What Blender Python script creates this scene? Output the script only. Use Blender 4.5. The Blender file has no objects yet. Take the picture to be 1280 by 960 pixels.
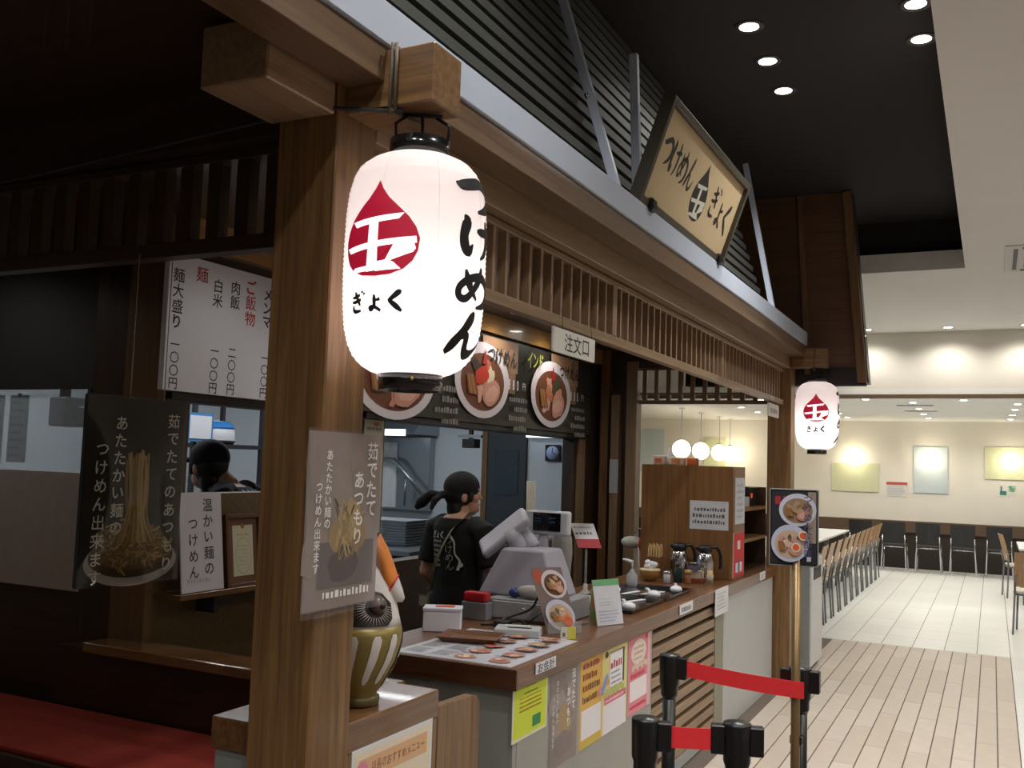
import bpy, bmesh, math, random
from mathutils import Vector, Matrix
random.seed(7)
S = bpy.context.scene
COL = S.collection

# ------------------------------------------------------------ camera
cam = bpy.data.cameras.new('camera')
cam.sensor_width = 36.0
cam.lens = 1204.53 / 1280 * 36.0
cam.clip_start = 0.05
camo = bpy.data.objects.new('camera', cam)
COL.objects.link(camo)
_r = (0.895152, 0.444583, 0.032374)
_u = (0.007596, -0.087829, 0.996107)
_f = (-0.445695, 0.891421, 0.081998)
camo.matrix_world = Matrix(((_r[0], _u[0], -_f[0], 0), (_r[1], _u[1], -_f[1], 0),
                            (_r[2], _u[2], -_f[2], 1.62), (0, 0, 0, 1)))
S.camera = camo

# ------------------------------------------------------------ world, exposure
W = bpy.data.worlds.new('world'); S.world = W
W.use_nodes = True
W.node_tree.nodes['Background'].inputs[0].default_value = (0.55, 0.6, 0.7, 1)
W.node_tree.nodes['Background'].inputs[1].default_value = 0.05
S.view_settings.view_transform = 'Standard'
S.view_settings.look = 'None'
S.view_settings.gamma = 1.0
S.view_settings.exposure = 0.0

# light settings, all in watts: lamps are built below, some bare and added as fill
PW = dict(dining=30.0, wash=24.0, hall=66.0, aisle=80.0, stall=10.0, lantern=2.0, kitchen=11.0, globe=1.6, bay=9.0)

def lamp(name, loc, power, color, kind='POINT', radius=0.04, spot=None, blend=0.6, parent=None, rot=None, size=None):
    l = bpy.data.lights.new(name, kind)
    l.energy = power
    l.color = color
    if kind == 'AREA':
        l.shape = 'RECTANGLE'; l.size, l.size_y = size
    else:
        l.shadow_soft_size = radius
    if kind == 'SPOT':
        l.spot_size = math.radians(spot); l.spot_blend = blend
    o = bpy.data.objects.new(name, l)
    COL.objects.link(o)
    o.location = loc
    if rot: o.rotation_euler = rot
    if parent:
        o.parent = parent
        o.location = Vector(loc) - parent.location
    return o

# ------------------------------------------------------------ materials
def hexc(h):
    v = [int(h[i:i + 2], 16) / 255 for i in (0, 2, 4)]
    return tuple(((x / 12.92) if x <= 0.04045 else ((x + 0.055) / 1.055) ** 2.4) for x in v) + (1,)

MATS = {}
def mat(name, col, rough=0.5, metal=0.0, emit=0.0, ecol=None, noise=0.06, nscale=18, bump=0.0, spec=0.5, alpha=1.0, coat=0.0):
    if name in MATS: return MATS[name]
    m = bpy.data.materials.new(name); m.use_nodes = True
    nt = m.node_tree; b = nt.nodes['Principled BSDF']
    c = hexc(col) if isinstance(col, str) else col
    b.inputs['Roughness'].default_value = rough
    b.inputs['Metallic'].default_value = metal
    b.inputs['Specular IOR Level'].default_value = spec
    b.inputs['Coat Weight'].default_value = coat
    b.inputs['Base Color'].default_value = c
    if noise > 0:
        tc = nt.nodes.new('ShaderNodeTexCoord')
        n = nt.nodes.new('ShaderNodeTexNoise'); n.inputs['Scale'].default_value = nscale
        n.inputs['Detail'].default_value = 4
        mr = nt.nodes.new('ShaderNodeMapRange')
        mr.inputs['To Min'].default_value = 1 - noise * 2; mr.inputs['To Max'].default_value = 1 + noise * 2
        mx = nt.nodes.new('ShaderNodeVectorMath'); mx.operation = 'SCALE'
        mx.inputs[0].default_value = c[:3]
        nt.links.new(tc.outputs['Object'], n.inputs['Vector'])
        nt.links.new(n.outputs['Fac'], mr.inputs['Value'])
        nt.links.new(mr.outputs['Result'], mx.inputs['Scale'])
        nt.links.new(mx.outputs['Vector'], b.inputs['Base Color'])
        if bump > 0:
            bp = nt.nodes.new('ShaderNodeBump'); bp.inputs['Strength'].default_value = bump
            bp.inputs['Distance'].default_value = 0.01
            nt.links.new(n.outputs['Fac'], bp.inputs['Height'])
            nt.links.new(bp.outputs['Normal'], b.inputs['Normal'])
    if emit > 0:
        b.inputs['Emission Color'].default_value = hexc(ecol) if ecol else c
        b.inputs['Emission Strength'].default_value = emit
    if alpha < 1: b.inputs['Alpha'].default_value = alpha
    MATS[name] = m
    return m

def wood(name, c1, c2, axis='z', rough=0.42, dens=26, coat=0.15):
    if name in MATS: return MATS[name]
    m = bpy.data.materials.new(name); m.use_nodes = True
    nt = m.node_tree; b = nt.nodes['Principled BSDF']
    tc = nt.nodes.new('ShaderNodeTexCoord'); mp = nt.nodes.new('ShaderNodeMapping')
    sc = [dens] * 3; sc['xyz'.index(axis)] = 1.1
    mp.inputs['Scale'].default_value = sc
    n = nt.nodes.new('ShaderNodeTexNoise'); n.inputs['Scale'].default_value = 2.2
    n.inputs['Detail'].default_value = 6; n.inputs['Roughness'].default_value = 0.62; n.inputs['Distortion'].default_value = 0.5
    r = nt.nodes.new('ShaderNodeValToRGB')
    r.color_ramp.elements[0].position = 0.32; r.color_ramp.elements[0].color = hexc(c1)
    r.color_ramp.elements[1].position = 0.68; r.color_ramp.elements[1].color = hexc(c2)
    bp = nt.nodes.new('ShaderNodeBump'); bp.inputs['Strength'].default_value = 0.12; bp.inputs['Distance'].default_value = 0.004
    nt.links.new(tc.outputs['Object'], mp.inputs['Vector']); nt.links.new(mp.outputs['Vector'], n.inputs['Vector'])
    nt.links.new(n.outputs['Fac'], r.inputs['Fac']); nt.links.new(r.outputs['Color'], b.inputs['Base Color'])
    nt.links.new(n.outputs['Fac'], bp.inputs['Height']); nt.links.new(bp.outputs['Normal'], b.inputs['Normal'])
    b.inputs['Roughness'].default_value = rough
    b.inputs['Coat Weight'].default_value = coat
    MATS[name] = m
    return m

def glass(name, col, rough=0.05, alpha=0.25, spec=0.5):
    m = bpy.data.materials.new(name); m.use_nodes = True
    nt = m.node_tree; out = nt.nodes['Material Output']; b = nt.nodes['Principled BSDF']
    b.inputs['Base Color'].default_value = hexc(col); b.inputs['Roughness'].default_value = rough
    b.inputs['Specular IOR Level'].default_value = spec
    t = nt.nodes.new('ShaderNodeBsdfTransparent'); mx = nt.nodes.new('ShaderNodeMixShader')
    mx.inputs[0].default_value = alpha
    nt.links.new(t.outputs[0], mx.inputs[1]); nt.links.new(b.outputs[0], mx.inputs[2]); nt.links.new(mx.outputs[0], out.inputs[0])
    MATS[name] = m
    return m

def film_mat(name, rough, fac):
    """thin clear film: mostly see-through, the rest mirror gloss"""
    m = bpy.data.materials.new(name); m.use_nodes = True
    nt = m.node_tree; nt.nodes.remove(nt.nodes['Principled BSDF']); out = nt.nodes['Material Output']
    t = nt.nodes.new('ShaderNodeBsdfTransparent'); g = nt.nodes.new('ShaderNodeBsdfGlossy'); g.inputs['Roughness'].default_value = rough
    f = nt.nodes.new('ShaderNodeFresnel'); f.inputs[0].default_value = 1.45
    a = nt.nodes.new('ShaderNodeMath'); a.operation = 'MULTIPLY_ADD'; a.inputs[1].default_value = 1.0; a.inputs[2].default_value = fac
    mx = nt.nodes.new('ShaderNodeMixShader')
    nt.links.new(f.outputs[0], a.inputs[0]); nt.links.new(a.outputs[0], mx.inputs[0])
    nt.links.new(t.outputs[0], mx.inputs[1]); nt.links.new(g.outputs[0], mx.inputs[2]); nt.links.new(mx.outputs[0], out.inputs[0])
    MATS[name] = m
    return m

def paperlamp(name, col, trans, emit):
    """lantern paper: lets the bulb inside shine through, with a little glow of its own"""
    m = bpy.data.materials.new(name); m.use_nodes = True
    nt = m.node_tree; nt.nodes.remove(nt.nodes['Principled BSDF']); out = nt.nodes['Material Output']
    d = nt.nodes.new('ShaderNodeBsdfDiffuse'); d.inputs[0].default_value = hexc(col)
    t = nt.nodes.new('ShaderNodeBsdfTranslucent'); t.inputs[0].default_value = hexc(col)
    e = nt.nodes.new('ShaderNodeEmission'); e.inputs[0].default_value = hexc(col); e.inputs[1].default_value = emit
    mx = nt.nodes.new('ShaderNodeMixShader'); mx.inputs[0].default_value = trans
    ad = nt.nodes.new('ShaderNodeAddShader')
    nt.links.new(d.outputs[0], mx.inputs[1]); nt.links.new(t.outputs[0], mx.inputs[2])
    nt.links.new(mx.outputs[0], ad.inputs[0]); nt.links.new(e.outputs[0], ad.inputs[1]); nt.links.new(ad.outputs[0], out.inputs[0])
    MATS[name] = m
    return m

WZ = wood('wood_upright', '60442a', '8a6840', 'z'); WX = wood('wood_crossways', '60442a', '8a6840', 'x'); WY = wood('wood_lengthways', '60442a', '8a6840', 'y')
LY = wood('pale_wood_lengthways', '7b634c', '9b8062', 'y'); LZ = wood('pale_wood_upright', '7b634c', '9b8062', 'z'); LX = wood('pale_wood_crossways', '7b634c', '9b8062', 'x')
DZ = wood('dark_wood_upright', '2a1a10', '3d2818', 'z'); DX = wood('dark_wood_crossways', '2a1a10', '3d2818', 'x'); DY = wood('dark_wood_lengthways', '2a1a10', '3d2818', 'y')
CY = wood('counter_wood', '553620', '785132', 'y', rough=0.3); CX = wood('counter_wood_crossways', '46291a', '633f27', 'x', rough=0.3)
CZ = wood('cabinet_wood', '694828', '845e38', 'z', rough=0.4)
OL = wood('olive_wood', '4f3d22', '67522f', 'x', rough=0.4)
WHITE = mat('white_paper', 'dcdce2', 0.6, noise=0.02)
GREY = mat('grey_laminate', '9b9b96', 0.5, noise=0.03, nscale=6)
LGREY = mat('light_grey_laminate', 'b9bcbd', 0.5, noise=0.03, nscale=6)
STEEL = mat('painted_steel', 'b1bac9', 0.45, noise=0.03, nscale=5)
BLK = mat('black_plastic', '121215', 0.35, noise=0.05)
DRK = mat('dark_grey', '2c2c30', 0.5)
CHROME = mat('chrome', 'c8c8cc', 0.15, 1.0, noise=0)
SS = mat('stainless_steel', 'a9b0b6', 0.3, 0.9, noise=0.04, nscale=4)
WALLW = mat('white_wall', 'e6e2d8', 0.8, noise=0.02, nscale=3)
CEILW = mat('white_ceiling', 'eeeeea', 0.9, noise=0.015, nscale=3)
CEILB = mat('black_ceiling', '2a2523', 0.9, noise=0.05, nscale=5)
INK = mat('ink_black', '141214', 0.6, noise=0)
INKR = mat('ink_red', 'b5202c', 0.6, noise=0)
INKW = mat('ink_white', 'e2e2e4', 0.6, noise=0)
INKG = mat('ink_grey', '8d8d90', 0.6, noise=0)
def ink(h): return mat('ink_' + h, h, 0.6, noise=0)

# ------------------------------------------------------------ mesh building
class MB:
    def __init__(s): s.v = []; s.f = []; s.mi = []; s.sm = []
    def add(s, vs, fs, mi=0, sm=False):
        n = len(s.v); s.v += [tuple(v) for v in vs]
        for f in fs: s.f.append(tuple(i + n for i in f)); s.mi.append(mi); s.sm.append(sm)
        return s
    def box(s, x0, x1, y0, y1, z0, z1, mi=0):
        return s.add([(x0, y0, z0), (x1, y0, z0), (x1, y1, z0), (x0, y1, z0), (x0, y0, z1), (x1, y0, z1), (x1, y1, z1), (x0, y1, z1)],
                     [(0, 3, 2, 1), (4, 5, 6, 7), (0, 1, 5, 4), (1, 2, 6, 5), (2, 3, 7, 6), (3, 0, 4, 7)], mi)
    def bar(s, p, q, w, t, up=(0, 0, 1), mi=0):
        """square bar from p to q, w wide and t along up"""
        p, q = Vector(p), Vector(q); d = (q - p).normalized(); a = d.cross(Vector(up))
        if a.length < 1e-4: a = d.cross(Vector((1, 0, 0)))
        a.normalize(); b = a.cross(d).normalized()
        vs = [c + a * (i * w / 2) + b * (j * t / 2) for c in (p, q) for i, j in ((-1, -1), (1, -1), (1, 1), (-1, 1))]
        return s.add(vs, [(0, 1, 2, 3), (7, 6, 5, 4), (0, 4, 5, 1), (1, 5, 6, 2), (2, 6, 7, 3), (3, 7, 4, 0)], mi)
    def tube(s, pts, r, n=8, mi=0, cap=True):
        pts = [Vector(p) for p in pts]
        rs = r if isinstance(r, (list, tuple)) else [r] * len(pts)
        vs = []; a = None
        for i, p in enumerate(pts):
            d = (pts[min(i + 1, len(pts) - 1)] - pts[max(i - 1, 0)]).normalized()
            if a is None:
                a = d.cross(Vector((0, 0, 1)))
                if a.length < 1e-3: a = d.cross(Vector((1, 0, 0)))
            a = (a - d * a.dot(d)).normalized(); b = d.cross(a)
            for k in range(n):
                t = 2 * math.pi * k / n
                vs.append(p + (a * math.cos(t) + b * math.sin(t)) * rs[i])
        fs = []
        for i in range(len(pts) - 1):
            for k in range(n):
                k2 = (k + 1) % n
                fs.append((i * n + k, i * n + k2, (i + 1) * n + k2, (i + 1) * n + k))
        if cap:
            fs.append(tuple(range(n))[::-1]); fs.append(tuple(range((len(pts) - 1) * n, len(pts) * n)))
        return s.add(vs, fs, mi, True)
    def lathe(s, prof, c=(0, 0, 0), n=24, mi=0, sx=1, sy=1):
        """prof = [(r, z)...] turned about the z axis"""
        vs = []; c = Vector(c)
        for r, z in prof:
            for k in range(n):
                t = 2 * math.pi * k / n
                vs.append((c.x + r * math.cos(t) * sx, c.y + r * math.sin(t) * sy, c.z + z))
        fs = []
        for i in range(len(prof) - 1):
            for k in range(n):
                k2 = (k + 1) % n
                fs.append((i * n + k, i * n + k2, (i + 1) * n + k2, (i + 1) * n + k))
        if prof[0][0] > 1e-5: fs.append(tuple(range(n))[::-1])
        if prof[-1][0] > 1e-5: fs.append(tuple(range((len(prof) - 1) * n, len(prof) * n)))
        return s.add(vs, fs, mi, True)
    def ell(s, c, r, n=16, m=10, rot=None, mi=0):
        c = Vector(c); vs = []; rot = rot or Matrix.Identity(3)
        for i in range(m + 1):
            p = math.pi * i / m
            for k in range(n):
                t = 2 * math.pi * k / n
                vs.append(c + rot @ Vector((r[0] * math.sin(p) * math.cos(t), r[1] * math.sin(p) * math.sin(t), -r[2] * math.cos(p))))
        fs = [(i * n + k, i * n + (k + 1) % n, (i + 1) * n + (k + 1) % n, (i + 1) * n + k) for i in range(m) for k in range(n)]
        return s.add(vs, fs, mi, True)
    def cap(s, p, q, r0, r1, n=12):
        """closed tapered limb with rounded ends"""
        p, q = Vector(p), Vector(q); d = (q - p).normalized()
        pts = [p - d * r0 * 0.95, p - d * r0 * 0.6, p, q, q + d * r1 * 0.6, q + d * r1 * 0.95]
        return s.tube(pts, [r0 * 0.3, r0 * 0.8, r0, r1, r1 * 0.8, r1 * 0.3], n)
    def prism(s, poly, o, u, v, h, mi=0):
        """extrude a 2-D polygon (in the plane o,u,v) by h along u x v"""
        o, u, v = Vector(o), Vector(u), Vector(v); nn = u.cross(v).normalized(); n = len(poly)
        a = [o + u * x + v * y for x, y in poly]
        vs = a + [p + nn * h for p in a]
        fs = [tuple(range(n))[::-1], tuple(range(n, 2 * n))] + [(i, (i + 1) % n, (i + 1) % n + n, i + n) for i in range(n)]
        return s.add(vs, fs, mi)
    def rot(s, M, c=(0, 0, 0)):
        c = Vector(c); s.v = [tuple(c + M @ (Vector(v) - c)) for v in s.v]; return s

def obj(name, mb, mats, parent=None, bev=0.0, seg=1):
    me = bpy.data.meshes.new(name)
    off = parent_origin(parent)
    me.from_pydata([(v[0] - off.x, v[1] - off.y, v[2] - off.z) for v in mb.v], [], mb.f)
    if not isinstance(mats, (list, tuple)): mats = [mats]
    for m in mats: me.materials.append(m)
    me.polygons.foreach_set('material_index', mb.mi)
    me.polygons.foreach_set('use_smooth', mb.sm)
    if bev > 0:
        bm = bmesh.new(); bm.from_mesh(me)
        es = [e for e in bm.edges if len(e.link_faces) == 2 and e.calc_face_angle(0) > 0.6]
        bmesh.ops.bevel(bm, geom=es, offset=bev, segments=seg, affect='EDGES', profile=0.5)
        bm.to_mesh(me); bm.free()
    me.update()
    o = bpy.data.objects.new(name, me); COL.objects.link(o)
    if parent is not None: o.parent = parent
    return o

def parent_origin(p):
    v = Vector((0, 0, 0))
    while p is not None:
        v = v + p.location; p = p.parent
    return v

def tag(o, label, cat, group=None):
    o['label'] = label; o['category'] = cat
    if group: o['group'] = group
    return o

def thing(name, label, cat, loc=(0, 0, 0), group=None):
    o = bpy.data.objects.new(name, None); COL.objects.link(o); o.location = loc
    o.empty_display_size = 0.05
    return tag(o, label, cat, group)

def struct(name, mb, m, parent=None, bev=0.0):
    o = obj(name, mb, m, parent, bev)
    if parent is None: o['kind'] = 'structure'
    return o

def dup(root, loc, rz=0.0, label=None, group=None):
    r = root.copy(); COL.objects.link(r); r.location = loc; r.rotation_euler = (0, 0, rz)
    if label: r['label'] = label
    if group: r['group'] = group
    def kids(a, b):
        for ch in list(a.children):
            c = ch.copy(); COL.objects.link(c); c.parent = b; kids(ch, c)
    kids(root, r)
    return r

def B(*a): return MB().box(*a)

# ------------------------------------------------------------ lettering and flat print
_gl = {}
def glyph(ch, bold=0.0):
    k = (ch, bold)
    if k in _gl: return _gl[k]
    cu = bpy.data.curves.new('g', 'FONT'); cu.body = ch; cu.size = 1.0; cu.resolution_u = 2; cu.offset = bold
    o = bpy.data.objects.new('g', cu); COL.objects.link(o)
    me = o.to_mesh()
    vs = [(v.co.x, v.co.y) for v in me.vertices]; fs = [tuple(p.vertices) for p in me.polygons]
    o.to_mesh_clear(); bpy.data.objects.remove(o); bpy.data.curves.remove(cu)
    if vs:
        x0, x1 = min(v[0] for v in vs), max(v[0] for v in vs); y0, y1 = min(v[1] for v in vs), max(v[1] for v in vs)
        cx, cy = (x0 + x1) / 2, (y0 + y1) / 2
        vs = [(x - cx, y - cy) for x, y in vs]; w, h = x1 - x0, y1 - y0
    else: w = h = 0.3
    _gl[k] = (vs, fs, w, h)
    return _gl[k]

def smooth_pts(pts, n=5):
    P = [Vector(p) for p in pts]; out = []
    for i in range(len(P) - 1):
        a, b, c, d = P[max(i - 1, 0)], P[i], P[i + 1], P[min(i + 2, len(P) - 1)]
        for k in range(n):
            t = k / n
            out.append(0.5 * ((2 * b) + (c - a) * t + (2 * a - 5 * b + 4 * c - d) * t * t + (3 * b - a - 3 * c + d) * t ** 3))
    out.append(P[-1]); return out

def ribbon(stroke, n=5):
    """stroke = [(x, y, width)...] -> vertices and quads of a brush stroke"""
    P = smooth_pts(stroke, n); vs = []; fs = []
    for i, p in enumerate(P):
        d = P[min(i + 1, len(P) - 1)] - P[max(i - 1, 0)]; L = math.hypot(d.x, d.y) or 1e-6
        nx, ny = -d.y / L, d.x / L; w = max(p.z, 0.004) / 2
        for q in (-1, 0, 1): vs.append((p.x + nx * w * q, p.y + ny * w * q))
    for i in range(len(P) - 1):
        for q in (0, 1): fs.append((i * 3 + q, i * 3 + q + 1, i * 3 + q + 4, i * 3 + q + 3))
    return vs, fs

BR = {  # brush-drawn kana, unit box
 'つ': [[(0.0, .70, .03), (.12, .66, .17), (.35, .74, .2), (.62, .83, .19), (.88, .74, .2), (.97, .52, .22), (.80, .28, .16), (.48, .12, .05)]],
 'け': [[(.10, .97, .04), (.16, .82, .2), (.10, .5, .18), (.12, .22, .2), (.2, .1, .17), (.3, .3, .03)], [(.4, .66, .05), (.55, .67, .14), (.98, .74, .13)], [(.70, 1.0, .08), (.75, .8, .16), (.76, .45, .15), (.68, .18, .12), (.52, .0, .04)]],
 'め': [[(.2, .84, .05), (.26, .6, .16), (.36, .38, .13), (.5, .18, .05)], [(.62, .98, .06), (.58, .74, .15), (.42, .42, .12), (.22, .16, .12), (.08, .2, .13), (.09, .42, .12), (.3, .64, .13), (.62, .74, .15), (.9, .58, .17), (.92, .32, .17), (.78, .12, .13), (.5, .0, .04)]],
 'ん': [[(.56, 1.0, .06), (.5, .84, .17), (.32, .5, .15), (.14, .2, .17), (.03, .03, .08)], [(.12, .16, .05), (.3, .42, .13), (.44, .44, .14), (.46, .2, .14), (.56, .05, .16), (.76, .1, .13), (1.0, .4, .03)]],
 'ぎ': [[(.08, .72, .06), (.3, .72, .12), (.68, .82, .1)], [(.05, .5, .06), (.3, .5, .12), (.75, .6, .1)], [(.32, .98, .06), (.4, .8, .14), (.62, .42, .11), (.7, .34, .05)], [(.16, .34, .06), (.14, .16, .14), (.3, .06, .14), (.72, .08, .08)], [(.78, 1.0, .05), (.86, .9, .12)], [(.93, .92, .05), (1.0, .82, .12)]],
 'ょ': [[(.46, .8, .06), (.48, .6, .14), (.48, .22, .12)], [(.5, .52, .08), (.82, .58, .12)], [(.47, .24, .1), (.28, .08, .12), (.18, .2, .1), (.44, .24, .12), (.86, .04, .1)]],
 'く': [[(.78, 1.0, .08), (.68, .88, .2), (.26, .56, .14), (.24, .48, .15), (.56, .24, .19), (.86, .02, .1)]],
}
def _drop():
    h = [(0, 1.03), (.05, .94), (.13, .84), (.25, .735), (.37, .63), (.455, .52), (.5, .40), (.485, .27), (.43, .16), (.33, .07), (.18, .015), (0, 0)]
    return h + [(-x, y) for x, y in h[-2:0:-1]]
DROP = _drop()
LOGO_W = [[(-.36, .60), (.32, .665), (.26, .60), (-.30, .535)], [(-.10, .60), (.02, .61), (.02, .06), (-.12, .05)],
          [(-.46, .325), (.46, .42), (.47, .35), (.44, .345), (.46, .29), (.43, .25), (.10, .13), (.21, .33), (-.40, .265)],
          [(.0, .05), (.30, .07), (.22, .14), (.14, .17), (.0, .15)], [(-.38, .045), (.30, .075), (.22, .135), (-.30, .10)]]
LOGO_HOLE = [(.02, .30), (.19, .315), (.03, .17)]

def poly_fine(pts, L=0.0):
    bm = bmesh.new(); vs = [bm.verts.new((p[0], p[1], 0)) for p in pts]
    es = [bm.edges.new((vs[i], vs[(i + 1) % len(vs)])) for i in range(len(vs))]
    bmesh.ops.triangle_fill(bm, edges=es, use_beauty=True)
    if L > 0: refine(bm, L)
    bm.verts.index_update()
    out = ([(v.co.x, v.co.y) for v in bm.verts], [tuple(v.index for v in f.verts) for f in bm.faces])
    bm.free(); return out

def refine(bm, L):
    for _ in range(7):
        e = [e for e in bm.edges if e.calc_length() > L]
        if not e: break
        bmesh.ops.subdivide_edges(bm, edges=e, cuts=1)
        bmesh.ops.triangulate(bm, faces=bm.faces[:])

class Canvas:
    """flat print in metres on one surface: stacked layers, one mesh, many inks"""
    def __init__(s): s.v = []; s.f = []; s.mi = []; s.mats = []; s.base = 0; s.sub = 0.0
    @property
    def layer(s): return s.base + s.sub
    def _m(s, m):
        if m not in s.mats: s.mats.append(m)
        return s.mats.index(m)
    def raw(s, vs, fs, m):
        n = len(s.v); s.v += [(x, y, s.layer) for x, y in vs]; k = s._m(m)
        for f in fs: s.f.append(tuple(i + n for i in f)); s.mi.append(k)
    def up(s): s.base += 1 + int(s.sub); s.sub = 0.0; return s
    def rect(s, x0, y0, x1, y1, m): s.sub += .004; s.raw([(x0, y0), (x1, y0), (x1, y1), (x0, y1)], [(0, 1, 2, 3)], m)
    def poly(s, p, m): s.sub += .07; s.raw(*poly_fine(p), m)
    def ellipse(s, cx, cy, rx, ry, m, n=24, a=0.0, jit=0.0):
        p = []; s.sub += .07
        for k in range(n):
            t = 2 * math.pi * k / n; j = 1 + random.uniform(-jit, jit)
            x, y = rx * math.cos(t) * j, ry * math.sin(t) * j
            p.append((cx + x * math.cos(a) - y * math.sin(a), cy + x * math.sin(a) + y * math.cos(a)))
        s.raw(p, [tuple(range(n))], m)
    def stroke(s, pts, m, n=4): s.sub += .03; s.raw(*ribbon(pts, n), m)
    def text(s, t, x, y, size, m, vert=False, pitch=1.02, bold=0.0, sx=1.0, center=False, slant=0.0):
        if center and not vert: x -= size * pitch * sx * len(t) / 2
        for i, ch in enumerate(t):
            if ch != ' ':
                vs, fs, w, h = glyph(ch, bold if ord(ch) < 0x4e00 else min(bold, .008))
                cx, cy = (x, y - (i + .5) * size * pitch) if vert else (x + (i + .5) * size * pitch * sx, y)
                s.raw([(cx + (a + b * slant) * size * sx, cy + b * size) for a, b in vs], fs, m)
    def brush(s, ch, x, y, w, h, m, k=1.0):
        for st in BR[ch]:
            sc = (w + h) / 2
            s.raw(*ribbon([(x + a * w, y + b * h, c * sc * k) for a, b, c in st]), m)
    def logo(s, cx, y, w, h, m1, m2):
        s.poly([(cx + a * w, y + b * h) for a, b in DROP], m1); s.up()
        for p in LOGO_W: s.poly([(cx + a * w, y + b * h) for a, b in p], m2)
        s.up(); s.poly([(cx + a * w, y + b * h) for a, b in LOGO_HOLE], m1)
    def scribble(s, x0, y0, x1, y1, rows, m, fill=0.6, ragged=0.3):
        """rows of print too small in the photograph to read: short marks"""
        rh = (y1 - y0) / rows
        for r in range(rows):
            y = y1 - (r + .5) * rh; end = x1 - random.random() * ragged * (x1 - x0); x = x0
            while x < end - rh * .2:
                w = rh * random.uniform(.2, .6); s.rect(x, y - rh * fill / 2, min(x + w, end), y + rh * fill / 2 * random.uniform(.3, 1), m); x += w + rh * .22
    def place(s, name, o, u, v, parent, lift=0.0005, warp=None):
        o, u, v = Vector(o), Vector(u), Vector(v); nn = u.cross(v).normalized(); mb = MB()
        mb.v = [tuple(o + u * x + v * y + nn * (lift * (l + 1) + (warp(x, y) if warp else 0))) for x, y, l in s.v]
        mb.f = s.f; mb.mi = s.mi; mb.sm = [False] * len(s.f)
        return obj(name, mb, s.mats, parent)

def panel(name, label, cat, o, u, v, w, h, draw, board=None, thick=0.003, group=None, frame=None, bname='sheet', pname='print'):
    """flat sign: lower-left corner o, unit directions u (right) and v (up), facing u x v"""
    o, u, v = Vector(o), Vector(u).normalized(), Vector(v).normalized(); nn = u.cross(v)
    t = thing(name, label, cat, o + u * w / 2, group)
    mb = MB().prism([(0, 0), (w, 0), (w, h), (0, h)], o - nn * thick, u, v, thick)
    obj(bname, mb, board or WHITE, t, bev=min(thick * .3, .004) if thick > .006 else 0)
    if frame:
        fw, ft, fm = frame
        for nm, a, b, c, d in (('frame_rail', 0, w, -fw, 0), ('frame_rail', 0, w, h, h + fw), ('frame_stile', -fw, 0, -fw, h + fw), ('frame_stile', w, w + fw, -fw, h + fw)):
            obj(nm, MB().prism([(a, c), (b, c), (b, d), (a, d)], o - nn * (thick + .002), u, v, ft), fm, t, bev=.002)
    c = Canvas()
    if draw:
        c.rect(.001, .001, w - .001, h - .001, board or WHITE); c.up()
        draw(c, w, h)
        c.place(pname, o, u, v, t)
    return t
PX, MX_, PY, MY, UP = Vector((1, 0, 0)), Vector((-1, 0, 0)), Vector((0, 1, 0)), Vector((0, -1, 0)), Vector((0, 0, 1))
WARM = (1.0, 0.945, 0.86); NEUT = (1.0, 0.97, 0.94); COOL = (0.93, 0.97, 1.0)
# ============================================================ the setting
PLANK = [mat('floor_plank_%d' % i, h, 0.45, noise=0.05, nscale=9) for i, h in enumerate(('c6bbae', 'c2b6a8', 'cabfb3'))]
TILE = [mat('floor_tile_%d' % i, h, 0.35, noise=0.02, nscale=5) for i, h in enumerate(('e8e9e7', 'e4e6e3'))]
floor = struct('floor', B(-7.2, 4.6, -4, 18.7, -0.1, -0.004), mat('floor_joint', '6b5f56', 0.8))
rnd = random.Random(3)
def floor_pieces(name, xs, y0, y1, L, gap, mats, offs, eg=.003):
    cache = {}
    for i in range(len(xs) - 1):
        y = y0 - (offs[i % len(offs)] * L)
        while y < y1 - .02:
            a, b = max(y, y0), min(y + L, y1); y += L
            if b - a < .03: continue
            key = (round(b - a, 3), round(xs[i + 1] - xs[i], 3), rnd.randrange(len(mats)))
            if key not in cache:
                o = obj(name, B(gap / 2, key[1] - gap / 2, eg / 2, key[0] - eg / 2, -0.004, 0), mats[key[2]], floor)
                cache[key] = o
            else:
                o = cache[key].copy(); COL.objects.link(o)
            o.location = (xs[i], a, 0)
floor_pieces('floor_plank', [0.135 - .12 * k for k in range(13, -1, -1)], 3.6, 10.09, 0.9, 0.008, PLANK, (0, .5))
floor_pieces('floor_tile', [0.135 + .278 * k for k in range(-9, 5)], 10.09, 18.58, 0.6, 0.006, TILE, (0,))
floor_pieces('floor_tile', [0.135 + .278 * k for k in range(0, 4)], 4.6, 10.09, 0.6, 0.006, TILE, (.85,))

ZW, ZB, ZL = 3.4, 3.86, 2.6
struct('ceiling', B(-0.195, 4.6, -4, 12.8, ZW, 3.5), CEILW)
struct('ceiling_beyond_recess', B(-7.2, -0.195, 8.95, 12.8, ZW, 3.5), CEILW)
struct('ceiling_recess', B(-7.2, -0.1, -4, 9.1, ZB, 3.95), CEILB)
struct('trim_1', B(-7.2, -0.195, 8.92, 8.948, ZW - .002, 3.56), mat('recess_lip', 'dcdcd8', 0.8))
struct('wall_recess_end', B(-7.2, -0.1, 9.0, 9.1, 3.5, ZB), CEILB)
struct('wall_recess_side', B(-0.195, -0.1, -4, 9.0, 3.5, ZB), CEILB)
struct('ceiling_dining', B(-7.2, 4.6, 12.8, 18.7, ZL, 2.7), CEILW)
struct('wall_bulkhead', B(-7.2, 4.6, 12.8, 12.9, 2.7, ZW), WALLW)
struct('trim_2', B(-7.2, 4.6, 12.76, 12.8, 2.575, 2.625), mat('brown_trim', '6d5a48', 0.5))
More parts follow.
